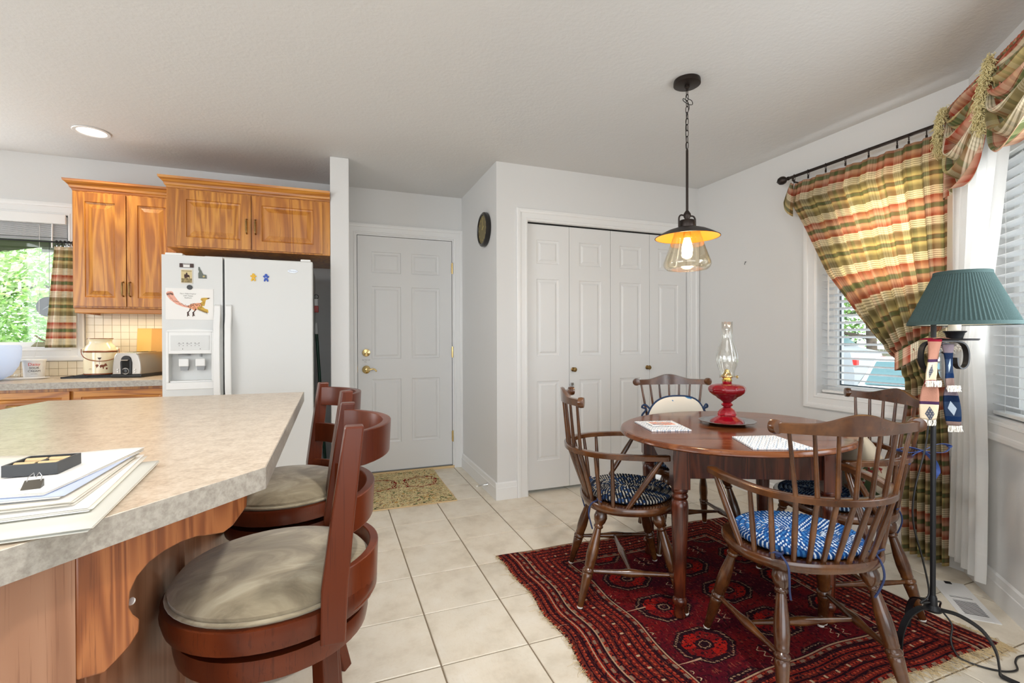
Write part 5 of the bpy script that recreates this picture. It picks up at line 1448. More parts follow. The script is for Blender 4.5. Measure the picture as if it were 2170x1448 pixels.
for c, z in ((ch1, .0135), (ch2, .0135), (ch3, .0135), (ch4, .0135)): c.location.z = z

def chair_pad(name, label, chair, mat, ties=True, dz=0):
    """round braided seat pad, tied to the rear spindles"""
    t = thing(name, label, 'seat pad', tuple(chair.matrix_basis @ Vector((0, .248, .4375))), math.degrees(chair.rotation_euler.z), 'round braided seat pads')
    b = MB(); rings = 11; r0 = .198; ring_w = r0/rings
    for q in range(rings):
        rr = r0 - ring_w*(q+.5); n = max(16, int(2*PI*rr/.0075)); m = 8; st = max(6, round(2*PI*rr/.0145))
        vs = []; uvs = []
        for i in range(n):
            a = 2*PI*i/n; ph = a*st/1.0
            for j in range(m):
                tt = 2*PI*j/m; bmp = 1 + .16*math.sin(ph + tt + q*1.7)
                rad = ring_w*.56*bmp; h = .0115*bmp
                vs.append(((rr + rad*math.cos(tt))*math.cos(a)*1.04, (rr + rad*math.cos(tt))*math.sin(a)*.98, .0125 + h*math.sin(tt)))
        fs = []
        for i in range(n):
            for j in range(m):
                fs.append((i*m+j, ((i+1) % n)*m+j, ((i+1) % n)*m+(j+1) % m, i*m+(j+1) % m))
                u0, u1 = i/n*st, (i+1)/n*st; v0, v1 = q + j/m*1.2, q + (j+1)/m*1.2
                uvs.append([(u0, v0), (u1, v0), (u1, v1), (u0, v1)])
        b.add(vs, fs, uvs)
    b.build('braid', mat, t, 60)
    if ties:
        for sx in (-1, 1):
            k = MB(); x0_ = sx*.150
            k.tube(bez([(x0_*.9, -.135, .012), (x0_, -.158, .010), (x0_*1.15, -.150, .014), (x0_*1.10, -.165, .004)], 12), .0035, 6)
            k.tube(bez([(x0_*1.05, -.165, .008), (x0_*1.03, -.195, -.012), (x0_*1.04, -.204, -.05), (x0_*1.0, -.196, -.09), (x0_*.93, -.186, -.125)], 16), [.0035]*13+[.0035, .0045, .003][:0] if False else .0034, 6)
            k.tube(bez([(x0_*1.05, -.165, .010), (x0_*1.22, -.17, .022), (x0_*1.26, -.155, .010), (x0_*1.08, -.165, .006)], 12), .0035, 6)
            k.build('tie_cord', 'navy', t, 50)
    return t
chair_pad('chair_pad', 'black and white braided round seat pad on the left armchair', ch1, 'braid_black')
chair_pad('chair_pad', 'bright blue and white braided round seat pad on the nearest armchair', ch2, 'braid_blue')
chair_pad('chair_pad', 'dark braided seat pad on the armchair behind the table', ch3, 'braid_navy')
chair_pad('chair_pad', 'navy and white braided seat pad under the tapestry pillow', ch4, 'braid_navy')

def pillow(name, label, chair, loc, size, rot, mat, pip=None, power=2.6, arch=False):
    mw = chair.matrix_basis @ Matrix.Translation(Vector(loc)) @ Matrix.Rotation(R(rot[2]), 4, 'Z') @ Matrix.Rotation(R(rot[0]), 4, 'X') @ Matrix.Rotation(R(rot[1]), 4, 'Y')
    t = bpy.data.objects.new(name, None); COL.objects.link(t); t.matrix_world = mw; tag(t, label, 'cushion')
    w, h, d = size; b = MB(); N = 40; rows = []
    def out(a, k):
        c, s = math.cos(a), math.sin(a); r = (abs(c)**power + abs(s)**power)**(-1/power)
        z = h/2*k*r*s
        return (w/2*k*r*c*(1 if not arch else 1 - .10*(s > 0)*s), z)
    ks = [0, .3, .55, .75, .88, .96, 1.0]
    fr = [(k, d/2*(1-k**3.2)**.62) for k in ks]
    for k, y in fr: rows.append([(out(2*PI*j/N, max(k, .002))[0], -y, out(2*PI*j/N, max(k, .002))[1]) for j in range(N)])
    for k, y in reversed(fr[:-1]): rows.append([(out(2*PI*j/N, max(k, .002))[0], y, out(2*PI*j/N, max(k, .002))[1]) for j in range(N)])
    vs = [p for r in rows for p in r]
    b.add(vs, [(i*N+j, i*N+(j+1) % N, (i+1)*N+(j+1) % N, (i+1)*N+j) for i in range(len(rows)-1) for j in range(N)]); b.build('cover', mat, t, 60)
    if pip: MB().tube([(out(2*PI*j/60, 1)[0], 0, out(2*PI*j/60, 1)[1]) for j in range(60)], .0055, 8, closed=True).build('piping', pip, t, 50)
    return t
c3 = pillow('back_cushion', 'cream floral cushion with navy piping tied to the chair behind the table', ch3, (.0, .055, .625), (.37, .36, .06), (-10, 0, 0), 'floral_white', 'piping_navy', 2.8, True)
b = MB()
for sx in (-1, 1):
    b.tube(bez([(sx*.165, 0, .10), (sx*.19, -.02, .12), (sx*.205, -.03, .10), (sx*.18, -.02, .09), (sx*.20, -.03, .05), (sx*.195, -.03, .01)], 20), .006, 6)
b.build('tie_ribbon', 'piping_navy', c3, 50)
c4 = pillow('throw_pillow', 'beige tapestry pillow with dark red flowers on the right armchair', ch4, (.0, .13, .585), (.36, .36, .13), (-24, 8, 0), 'floral_tapestry', None, 3.2)
b = MB()
def ribbon(pts, w=.011):
    pts = bez(pts, 24); b.sweep(pts, [(-w, -.0007), (w, -.0007), (w, .0007), (-w, .0007)], up=(.3, .2, 1))
rb = thing('ribbon_bow', 'blue satin ribbon bow tied to the back of the right armchair', 'ribbon', (2.262, 1.218, .70))
ribbon([(0, 0, 0), (.05, -.03, .03), (.085, -.05, .022), (.06, -.04, -.004), (.0, 0, -.002)])
ribbon([(0, 0, 0), (-.04, .03, .012), (-.07, .05, .0), (-.03, .03, -.012), (0, 0, 0)])
ribbon([(0, 0, 0), (.028, -.02, -.03), (.040, -.03, -.08), (.030, -.022, -.125)])
ribbon([(0, 0, 0), (-.02, .02, -.02), (-.035, .03, -.06)])
b.build('ribbon', 'ribbon_blue', rb, 60)

# ================================================================ on the table
tz = TZ + .0006
t = thing('serving_tray', 'round pewter plate with scalloped rim under the red oil lamp', 'plate', (1.803, 1.789, tz))
b = MB(); N = 72; rows = []
for r, z in ((0, .0), (.075, .0), (.082, .002), (.088, .008), (.098, .011), (.126, .016), (.128, .019), (.125, .0195), (.098, .0145), (.087, .011), (.080, .005), (0, .004)):
    rows.append([(r*(1+(.030*abs(math.sin(6*2*PI*j/N/1.0)) - .01 if r > .12 else 0))*math.cos(2*PI*j/N), r*(1+(.030*abs(math.sin(6*2*PI*j/N)) - .01 if r > .12 else 0))*math.sin(2*PI*j/N), z) for j in range(N)])
vs = [p for r in rows for p in r]
b.add(vs, [(i*N+j, i*N+(j+1) % N, (i+1)*N+(j+1) % N, (i+1)*N+j) for i in range(len(rows)-1) for j in range(N)]); b.build('plate', 'pewter', t, 40)
t = thing('oil_lamp', 'ruby red glass oil lamp with clear chimney on the pewter plate', 'oil lamp', (1.803, 1.789, tz+.0045))
foot = [(0, 0), (.074, 0), (.077, .005), (.072, .014), (.060, .023), (.047, .031), (.040, .036), (.042, .044), (.040, .054), (.033, .065), (.022, .074), (.016, .080), (.024, .085), (.027, .091), (.022, .097), (.016, .100), (.0, .100)]
b = MB(); N = 40; rows = []
for r, z in foot: rows.append([(r*(1+.035*math.cos(10*2*PI*j/N)*(r > .025 and z < .075))*math.cos(2*PI*j/N), r*(1+.035*math.cos(10*2*PI*j/N)*(r > .025 and z < .075))*math.sin(2*PI*j/N), z) for j in range(N)])
vs = [p for r in rows for p in r]
b.add(vs, [(i*N+j, i*N+(j+1) % N, (i+1)*N+(j+1) % N, (i+1)*N+j) for i in range(len(rows)-1) for j in range(N)]); b.build('foot', 'ruby_glass', t, 40)
font = [(0, .100), (.018, .100), (.030, .112), (.044, .122), (.048, .128), (.066, .138), (.080, .150), (.084, .162), (.083, .174), (.074, .184), (.052, .190), (.026, .192), (.021, .196), (.021, .206), (.0, .206)]
b = MB(); rows = []
N = 40
def oct_(a): return 1 + .03*math.cos(10*a)
for r, z in font: rows.append([(r*(oct_(2*PI*j/N) if .12 < z < .19 else 1)*math.cos(2*PI*j/N), r*(oct_(2*PI*j/N) if .12 < z < .19 else 1)*math.sin(2*PI*j/N), z) for j in range(N)])
vs = [p for r in rows for p in r]
b.add(vs, [(i*N+j, i*N+(j+1) % N, (i+1)*N+(j+1) % N, (i+1)*N+j) for i in range(len(rows)-1) for j in range(N)]); b.build('font', 'ruby_glass', t, 40)
MB().lathe([(0, .115), (.028, .118), (.044, .130), (.064, .142), (.074, .152), (.076, .166), (0, .166)], 32).build('lamp_oil', 'oil_red', t, 50)
b = MB(); b.lathe([(0, .204), (.023, .204), (.024, .212), (.019, .216), (.024, .222), (.029, .226), (.029, .232), (.020, .236), (.014, .246), (.010, .260), (0, .264)], 28); b.tube([(.02, 0, .226), (.05, -.01, .224)], .0018, 6); b.lathe([(0, -.002), (.008, -.002), (.008, .002), (0, .002)], 14, (.052, -.011, .224), (1, -.2, 0)); b.build('burner', 'brass', t, 40)
b = MB(); N = 36; rows = []
for r, z in ((.033, .226), (.034, .236), (.034, .250), (.044, .278), (.050, .305), (.048, .332), (.039, .368), (.028, .398), (.0245, .42), (.0245, .490)):
    rows.append([(r*math.cos(2*PI*j/N), r*math.sin(2*PI*j/N), z + (.004*abs(math.sin(4*2*PI*j/N)) if z > .48 else -.006*abs(math.sin(3*2*PI*j/N)) if z < .23 else 0)) for j in range(N)])
vs = [p for r in rows for p in r]
b.add(vs, [(i*N+j, i*N+(j+1) % N, (i+1)*N+(j+1) % N, (i+1)*N+j) for i in range(len(rows)-1) for j in range(N)]); b.build('chimney', 'lamp_glass', t, 60, solid=.0015)
def mat4(name, label, pts, z, th, mat):
    t = thing(name, label, 'place mat', (sum(p[0] for p in pts)/4, sum(p[1] for p in pts)/4, z))
    cx, cy = t.location.x, t.location.y; P4 = [Vector((p[0]-cx, p[1]-cy, 0)) for p in pts]
    def f(a, b_):
        p = P4[0].lerp(P4[1], a).lerp(P4[3].lerp(P4[2], a), b_); return (p.x, p.y, th*.5 + .0010*math.sin(a*120)*math.sin(b_*90))
    MB().grid(f, 60, 48).build('knit', mat, t, 60, solid=th)
    k = MB(); k.sweep([tuple(p + Vector((0, 0, th*.5))) for p in P4], [(-.003, -.003), (.003, -.003), (.003, .003), (-.003, .003)], closed=True); k.build('edge_trim', 'knit_white', t)
    return t
mat4('place_mat', 'white knitted place mat on the left of the table with a photo card on it', [(1.410, 1.985), (1.590, 1.935), (1.512, 1.709), (1.344, 1.765)], TZ+.001, .006, 'knit_white')
mat4('place_mat', 'empty white knitted place mat at the front right of the table', [(1.574, 1.53), (1.749, 1.481), (1.684, 1.255), (1.477, 1.340)], TZ+.001, .006, 'knit_white')
t = thing('photo_card', 'small colourful photo card lying on the left place mat', 'card', (1.473, 1.858, TZ+.0095), -18)
MB().box(-.062, -.045, 0, .062, .045, .003).build('card', 'paper', t); MB().box(-.054, -.032, .003, .054, .040, .0034).build('photo', 'card_photo', t)
text('caption', 'Happy Birthday', .009, 'black_print', t, (0, -.0385, .0032), (0, 0, 0))

# ================================================================ pendant lamp
LX, LY = 1.653, 1.894
t = thing('pendant_lamp', 'bronze pendant lamp with glass shade hanging over the dining table', 'pendant lamp', (LX, LY, 0))
MB().lathe([(0, 2.44), (.062, 2.44), (.064, 2.432), (.064, 2.418), (.058, 2.414), (0, 2.414)], 36).build('canopy', 'bronze', t, 40)
MB().lathe([(.012, 2.414), (.013, 2.404), (.006, 2.398), (.005, 2.388), (0, 2.388)], 16).build('canopy_loop', 'bronze', t, 40)
z = 2.384; i = 0; l0 = None
while z > 2.105:
    L_ = .017; pts = []
    for q in range(16):
        a = 2*PI*q/16; pts.append(((.0072*math.cos(a)), 0, (L_ if math.sin(a) > 0 else -L_)*abs(math.sin(a))**.6))
    if l0 is None: l0 = MB().tube(pts, .0017, 6, closed=True).build('chain_link', 'bronze', t, 60, loc=(0, 0, z)); o = l0
    else:
        o = l0.copy(); COL.objects.link(o); o.location = (0, 0, z)
    o.rotation_euler = (0, 0, R(90*(i % 2) + 20)); i += 1; z -= .0295
MB().tube(bez([(0, .004, 2.40), (.006, .008, 2.36), (.028, .0, 2.345), (.030, -.004, 2.325), (.004, -.008, 2.318), (-.022, 0, 2.335), (-.014, .008, 2.352), (.012, .006, 2.335), (.016, .004, 2.305), (.004, .006, 2.27), (-.004, .005, 2.20), (.002, .004, 2.10)], 60), .0018, 6).build('lamp_cord', 'black_plastic', t, 60)
MB().lathe([(0, 1.79), (.0062, 1.79), (.0062, 2.092), (.0045, 2.10), (0, 2.10)], 14).build('stem', 'bronze', t, 40)
MB().lathe([(0, 1.735), (.010, 1.737), (.012, 1.755), (.017, 1.766), (.018, 1.778), (.012, 1.789), (.007, 1.796), (0, 1.797)], 20).build('stem_ball', 'bronze', t, 40)
MB().lathe([(0, 1.708), (.036, 1.708), (.038, 1.712), (.038, 1.744), (.035, 1.748), (0, 1.748)], 28).build('socket_housing', 'bronze', t, 40)
for sx in (-1, 1): MB().tube([(sx*.012, 0, 1.770)] + [(sx*(.032 + .018*math.sin(a)), 0, 1.752 + .020*math.cos(a)) for a in [PI*.5*q/8 for q in range(9)]] + [(sx*.050, 0, 1.712)], .0042, 8).build('arm', 'bronze', t, 50)
prof = [(.030, 1.712), (.058, 1.709), (.095, 1.697), (.127, 1.681), (.151, 1.666)]
sh = MB().lathe(prof + [(.154, 1.665), (.1545, 1.6630), (.1515, 1.6625)], 48, cap=False).build('metal_shade', 'bronze', t, 40)
MB().lathe([(r, z-.0028) for r, z in prof], 48, cap=False).build('shade_lining', 'amber_enamel', t, 40)
MB().lathe([(.056, 1.703), (.066, 1.668), (.083, 1.618), (.102, 1.565), (.111, 1.540), (.112, 1.528), (.106, 1.514), (.097, 1.506), (.093, 1.508)], 48, cap=False).build('glass_shade', 'amber_glass', t, 60, solid=.0018)
MB().lathe([(0, 1.660), (.017, 1.660), (.018, 1.700), (0, 1.702)], 20).build('bulb_socket', 'brass', t, 40)
MB().lathe([(0, 1.565), (.010, 1.567), (.020, 1.578), (.0265, 1.597), (.025, 1.618), (.017, 1.645), (.013, 1.662)], 24).build('bulb', 'bulb', t, 60)
pl = bpy.data.lights.new('pendant_light', 'POINT'); pl.energy = 5.5; pl.color = (1, .72, .42); pl.shadow_soft_size = .03
po = bpy.data.objects.new('pendant_light', pl); COL.objects.link(po); po.location = (LX, LY, 1.548)

# recessed ceiling light
t = thing('ceiling_light', 'round recessed ceiling light over the kitchen, switched on', 'ceiling light', (-1.362, 3.642, 0))
MB().lathe([(.072, CE-.001), (.092, CE-.001), (.094, CE-.004), (.090, CE-.007), (.074, CE-.006), (.070, CE-.002)], 40, cap=False).build('trim_ring', 'white_trim_' if False else 'trim', t, 40)
MB().lathe([(0, CE-.0025), (.0725, CE-.0025)], 40, cap=False).build('lens', 'can_lens', t)
def downspot(x, y, p, col=(1, .84, .60)): 
    d = bpy.data.lights.new('ceiling_spot', 'SPOT'); d.energy = p; d.color = col; d.spot_size = R(125); d.spot_blend = .7; d.shadow_soft_size = .07
    o = bpy.data.objects.new('ceiling_spot', d); COL.objects.link(o); o.location = (x, y, CE-.02)
downspot(-1.362, 3.642, 18)
downspot(-1.0, 1.3, 16)
downspot(-2.4, 2.4, 16)
downspot(.75, .95, 92, (1, .96, .91))  # unseen spot added to brighten the floor and table; no fixture above it

# ================================================================ wall clock, hook
t = thing('wall_clock', 'round wall clock with dark rim and olive face beside the entry door', 'clock', (Xa, 3.482, 2.000))
MB().lathe([(0, 0), (.125, 0), (.131, .010), (.130, .028), (.120, .036), (.110, .036), (.106, .028), (0, .028)], 48, (0, 0, 0), (-1, 0, 0)).build('case', 'clock_rim', t, 40)
MB().lathe([(0, .0282), (.106, .0282)], 48, (0, 0, 0), (-1, 0, 0), cap=False).build('dial', 'clock_face', t)
for i in range(12):
    a = PI/2 - 2*PI*(i+1)/12
    text('numeral', str(i+1), .022, 'gold_print', t, (-.0286, -.082*math.cos(a), .082*math.sin(a)), (R(90), 0, R(-90)))
MB().bar((-.030, .0, 0), (-.030, -.008, .070), .003, .0015, (1, 0, 0)).build('minute_hand', 'gold_print', t)
MB().bar((-.031, .0, 0), (-.031, -.040, .020), .004, .0015, (1, 0, 0)).build('hour_hand', 'gold_print', t)
MB().lathe([(0, .0285), (.004, .0285), (.004, .033), (0, .033)], 12, (0, 0, 0), (-1, 0, 0)).build('hub', 'gold_print', t)
t = thing('picture_hook', 'tiny metal picture hook alone on the window wall', 'hook', (Xw, 2.739, 1.732))
MB().tube([(-.001, -.006, .012), (-.002, 0, .004), (-.001, .006, .012), (-.003, .004, .0), (-.010, .0, -.012), (-.012, 0, -.004)], .0014, 6).build('wire', 'black_iron', t)
MB().lathe([(0, 0), (.003, 0), (.003, .006), (0, .007)], 10, (0, 0, .010), (-1, 0, 0)).build('nail_head', 'chrome', t)

# ================================================================ window curtain on its rod
XR = 2.852
t = thing('curtain_rod', 'dark bronze curtain rod with pinecone finial above the nook window', 'curtain rod')
MB().tube([(XR, 2.30, 2.226), (XR, 1.44, 2.232)], .0095, 12).build('rod', 'bronze', t, 40)
MB().lathe([(0, 0), (.012, .002), (.013, .010), (.008, .014), (.008, .020), (.014, .024), (.024, .036), (.028, .052), (.024, .070), (.013, .082), (.004, .087), (.004, .092), (0, .094)], 20, (XR, 2.300, 2.226), (0, 1, 0)).build('finial', 'bronze', t, 40)
for y in (2.275, 1.455):
    b = MB(); b.tube([(Xw-.001, y, 2.195), (XR+.02, y, 2.195), (XR, y, 2.205), (XR, y, 2.226)], .005, 8); b.lathe([(0, 0), (.018, 0), (.017, .005), (0, .006)], 16, (Xw, y, 2.195), (-1, 0, 0)); b.build('bracket', 'bronze', t, 40)
ring_y = [2.262, 2.165, 2.050, 1.930, 1.800, 1.655, 1.600, 1.520]
t = thing('plaid_curtain', 'red, green and cream plaid curtain tied back at the nook window', 'curtain')
r0_ = None
for y in ring_y:
    b = MB().tube(arc((0, 0, 0), .019, 0, 2*PI*.98, 20, 'xz'), .0022, 6)
    if r0_ is None: r0_ = b.build('ring', 'bronze', t, 60, loc=(XR, y, 2.219)); o = r0_
    else:
        o = r0_.copy(); COL.objects.link(o); o.location = (XR, y, 2.219)
    o.rotation_euler = (0, 0, R(25))
    MB().box(XR-.003, y-.004, 2.182, XR+.003, y+.004, 2.200).build('clip', 'bronze', t)
import bisect
def lerp_tab(tab, t_):
    ks = [k for k, _ in tab]; i = min(max(bisect.bisect(ks, t_)-1, 0), len(tab)-2); f_ = (t_-ks[i])/(ks[i+1]-ks[i]); f_ = min(max(f_, 0), 1)
    return tab[i][1]*(1-f_) + tab[i+1][1]*f_
ZT = 2.180; ZTIE = 1.075
# left edge of the cloth, y against height; right edge nearly straight
LE = [(0, 1.635), (.3, 1.640), (.6, 1.632), (.75, 1.625), (.93, 1.620), (1.02, 1.628), (1.15, 1.752), (1.28, 1.850), (1.42, 1.945), (1.56, 2.045), (1.72, 2.120), (1.85, 2.180), (1.96, 2.235), (2.06, 2.290), (2.18, 2.262)]
RE = [(0, 1.425), (.5, 1.424), (.9, 1.440), (1.02, 1.470), (1.10, 1.475), (1.25, 1.440), (1.5, 1.424), (2.2, 1.422)]
def curt(a, b_):
    z0_ = ZT; 
    z = ZT - b_*(ZT-.030)
    # cloth gathers at the tie: lines fan from the top and swoop down to the tie
    g = lerp_tab([(0, .62), (.90, .55), (1.02, .20), (1.10, .26), (1.5, .75), (2.2, 1.0)], z)
    yl, yr = lerp_tab(LE, z), lerp_tab(RE, z)
    y = yl + (yr-yl)*a
    amp = .010 + .020*(1-g)
    if z < 1.0: amp = .026
    x = XR + amp*math.sin(a*PI*2*(8.5 if z > 1.06 else 6.0) + .4) + .006*math.sin(a*PI*2*19)*(z > 1.1) - (.018 if .95 < z < 1.12 else 0)
    if a > .78 and z > 1.1: x += -.012
    x += .022*(1-a)*max(0, (z-1.1))*0
    return (x, y, z)
def curt_uv(a, b_):
    z = ZT - b_*(ZT-.03)
    sw = max(0, z-1.05)
    sag = .30*(1-a)**1.5*math.exp(-((z-1.12)/.33)**2) if z > 1.05 else .16*(1-a)*math.exp(-((1.05-z)/.5)**2)
    return (a*1.15, (ZT-z) + .03 - sag*.62)
MB().grid(curt, 150, 110, curt_uv).build('cloth', 'plaid_curtain', t, 80, solid=.0012)
# loose top corner flap
MB().grid(lambda a, b_: (XR-.012+.010*math.sin(a*7), 2.262 + .065*a*b_**.7 + .010*a, 2.178 - .215*b_ + .11*a*a*(1-b_*.0)*(b_ > .0)*(.2+.8*b_)), 14, 14, lambda a, b_: (a*.12+.4, b_*.21+.03)).build('corner_flap', 'plaid_curtain', t, 70, solid=.0012)
# tieback band
b = MB()
def tie(a, b_):
    y = 1.635 - .235*a; z = 1.035 + .16*a + (.055 - .01*a)*(b_-.5)*1.7
    return (XR - .050 + .055*a*a, y, z)
b.grid(tie, 20, 6, lambda a, b_: (b_*.09+.05, a*.30+.02)); b.build('tieback', 'plaid', t, 60, solid=.003)
b = MB(); b.grid(lambda a, b_: (XR - .050 + .055*math.sin(a*PI*.5) , 1.635 + .006*math.sin(a*PI), 1.035 + (.055)*(b_-.5)*1.7), 8, 4, lambda a, b_: (b_*.09, a*.06)); b.build('tieback_return', 'plaid', t, 60, solid=.003)

# ================================================================ bay window: sheer and swag
t = thing('sheer_curtain', 'white sheer curtain gathered by a beaded tie in the nook corner', 'curtain')
SL = [(0, .0), (.5, .003), (.9, .020), (1.10, .105), (1.14, .115), (1.3, .06), (1.6, .045), (2.2, .03)]
SR = [(0, .36), (.2, .365), (.6, .350), (.9, .315), (1.10, .275), (1.14, .278), (1.3, .33), (1.6, .42), (1.95, .50), (2.2, .55)]
def sheer(a, b_):
    z = 2.26 - b_*(2.26-.095)
    s0, s1 = lerp_tab(SL, z), lerp_tab(SR, z)
    s = s0 + (s1-s0)*a - .07*(z < 1)*0
    g = (s1-s0)/.5; d = -.060 - (.012 + .016*(1-min(1, g)))*math.sin(a*PI*2*5.5 + 1)
    if z < 1.1: d -= .02*(1.1-z)
    return bay(s, d, z)
MB().grid(sheer, 100, 70, lambda a, b_: (a, b_)).build('cloth', 'sheer', t, 80)
def sheer2(a, b_):
    z = 1.0 - b_*.945; return bay(-.015 + .25*a, -.035 - .010*math.sin(a*PI*6), z)
MB().grid(sheer2, 50, 30, lambda a, b_: (a, b_)).build('under_layer', 'sheer', t, 80)
b = MB(); rnd = random.Random(3)
for i in range(90):
    f_ = rnd.random(); c = Vector(bay(.10 + .19*f_, -.128 + rnd.uniform(-.012, .012), 1.122 - .018*math.sin(f_*PI) + rnd.uniform(-.014, .014)))
    b.lathe([(0, -.005), (.0045, -.002), (.0045, .002), (0, .005)], 8, c, (rnd.random(), rnd.random(), .5))
o = b.build('beaded_tie', 'rubber_white', t, 60); o['kind'] = 'stuff'

t = thing('swag_valance', 'plaid swag valance with gold fringe across the top of the bay window', 'valance')
MB().tube([bay(-.02, -.075, 2.285), bay(1.15, -.075, 2.285)], .013, 12).build('rod', 'bronze', t, 40)
b = MB(); b.tube([bay(.0, -.001, 2.285), bay(.0, -.075, 2.285)], .006, 8); b.lathe([(0, -.02), (.018, -.012), (.024, 0), (.018, .012), (0, .02)], 16, bay(-.03, -.075, 2.285), tuple(dv)); b.build('finial', 'bronze', t, 40)
# shirred heading over the rod
MB().grid(lambda a, b_: bay(.01 + 1.1*a, -.075 - (.017+.004*math.sin(a*PI*90))*math.cos(b_*2*PI), 2.287 + (.020+.003*math.sin(a*PI*90+1))*math.sin(b_*2*PI)), 240, 10, lambda a, b_: (a*1.8, b_*.04+.01)).build('heading', 'plaid', t, 60)
def swag(s0, s1, zt, drop, lift=0.0, out=.05, ph=0, sk=.5):
    def f(a, b_):
        # a across, b down the pleats
        s = s0 + (s1-s0)*a; e = (4*a*(1-a))
        if b_ < .001: return bay(s, -.090, zt)
        catn = e**.75
        z = zt - .02 - (drop*b_)*(catn*.82 + .18) - .015
        pinch = (1-e)**2
        z += .10*pinch*b_*0
        s2 = s + (s0*sk + s1*(1-sk) - s)*.10*b_
        d = -.090 - out*math.sin(min(1, b_*1.05)*PI*.62)*(.35 + .65*e) - (.026*e+.008)*math.sin(b_*PI*2*5 + ph + 1.2*math.sin(a*4))
        return bay(s2, d, z + .010*math.sin(b_*PI*2*5 + ph+1))
    return f
MB().grid(swag(.06, .50, 2.285, .42), 50, 80, lambda a, b_: (a*.55, b_*.62+.06)).build('swag', 'plaid', t, 80, solid=.0015)
MB().grid(swag(.46, .96, 2.285, .40, ph=1), 50, 80, lambda a, b_: (a*.7+.13, b_*.62+.10)).build('swag', 'plaid', t, 80, solid=.0015)
MB().grid(swag(.92, 1.20, 2.285, .38, ph=2), 30, 60, lambda a, b_: (a*.55+.3, b_*.62+.04)).build('swag', 'plaid', t, 80, solid=.0015)
def tail(s0, w, z0_, z1_, ph):
    def f(a, b_):
        z = z0_ + (z1_-z0_)*b_ + .055*a*b_
        return bay(s0 + w*a*(.45+.55*b_), -.092 - .012*math.sin(a*PI*2*2.2+ph) - .008*b_, z)
    return f
MB().grid(tail(.035, .14, 2.27, 1.845, .3), 40, 40, lambda a, b_: (b_*.42+.1, a*.30+.04)).build('tail', 'plaid', t, 80, solid=.0015)
MB().grid(tail(.475, .13, 2.27, 1.975, 1.0), 40, 30, lambda a, b_: (b_*.42+.1, a*.30+.04)).build('tail', 'plaid', t, 80, solid=.0015)
def fringe(s0, s1, z0_, z1_, n, seed):
    b = MB(); rnd = random.Random(seed)
    for i in range(n):
        f_ = rnd.random(); g_ = rnd.random(); s = s0 + (s1-s0)*f_ + rnd.gauss(0, .017); z = z0_ + (z1_-z0_)*f_ + rnd.uniform(-.01, .01)
        p = Vector(bay(s, -.112 - .016*math.sin(f_*3) - rnd.uniform(0, .022), z)); q = p + Vector((rnd.uniform(-.016, .016), rnd.uniform(-.016, .016), -rnd.uniform(.006, .030)))
        m_ = (p+q)/2 + Vector((rnd.uniform(-.01, .01), rnd.uniform(-.01, .01), 0)); b.tube([p, m_, q], .0016, 4, cap=False)
    o = b.build('fringe', 'fringe', t, 60); o['kind'] = 'stuff'
fringe(.085, .040, 2.285, 2.08, 620, 1); fringe(.53, .455, 2.30, 2.02, 700, 2); fringe(.98, .93, 2.30, 2.03, 300, 5)

# ================================================================ floor register
t = thing('floor_register', 'white metal floor register with open slats near the bay wall', 'vent')
pts = [Vector((2.684, 1.417, 0)), Vector((2.775, 1.330, 0)), Vector((2.532, 1.084, 0)), Vector((2.440, 1.160, 0))]
c0 = sum(pts, Vector())/4; t.location = (c0.x, c0.y, 0); t.rotation_euler = (0, 0, R(45))
LL, WW = .172, .062
b = MB(); b.box(-LL, -WW, 0, LL, -WW+.022, .004); b.box(-LL, WW-.022, 0, LL, WW, .004); b.box(-LL, -WW+.022, 0, -LL+.035, WW-.022, .004); b.box(LL-.02, -WW+.022, 0, LL, WW-.022, .004); b.box(-.006, -WW+.022, 0, .012, WW-.022, .004)
b.build('frame', 'white_trim_' if False else 'trim', t, bevel=.001)
MB().box(-LL+.03, -WW+.02, .0003, LL-.015, WW-.02, .0012).build('duct_opening', 'dark_gap', t)
l0 = None
for k in range(26):
    x = -LL+.038+k*.0118
    if -.012 < x < .014: continue
    if l0 is None:
        l0 = MB().box(-.0023, -WW+.022, .0032, .0023, WW-.022, .0038).build('slat', 'trim', t, loc=(x, 0, 0)); o = l0
    else:
        o = l0.copy(); COL.objects.link(o); o.location = (x, 0, 0)
    if x > .02: o.scale = (2.5, 1, 1)
MB().box(LL-.024, -.012, .0035, LL-.004, .012, .007).build('damper_lever', 'black_iron', t)

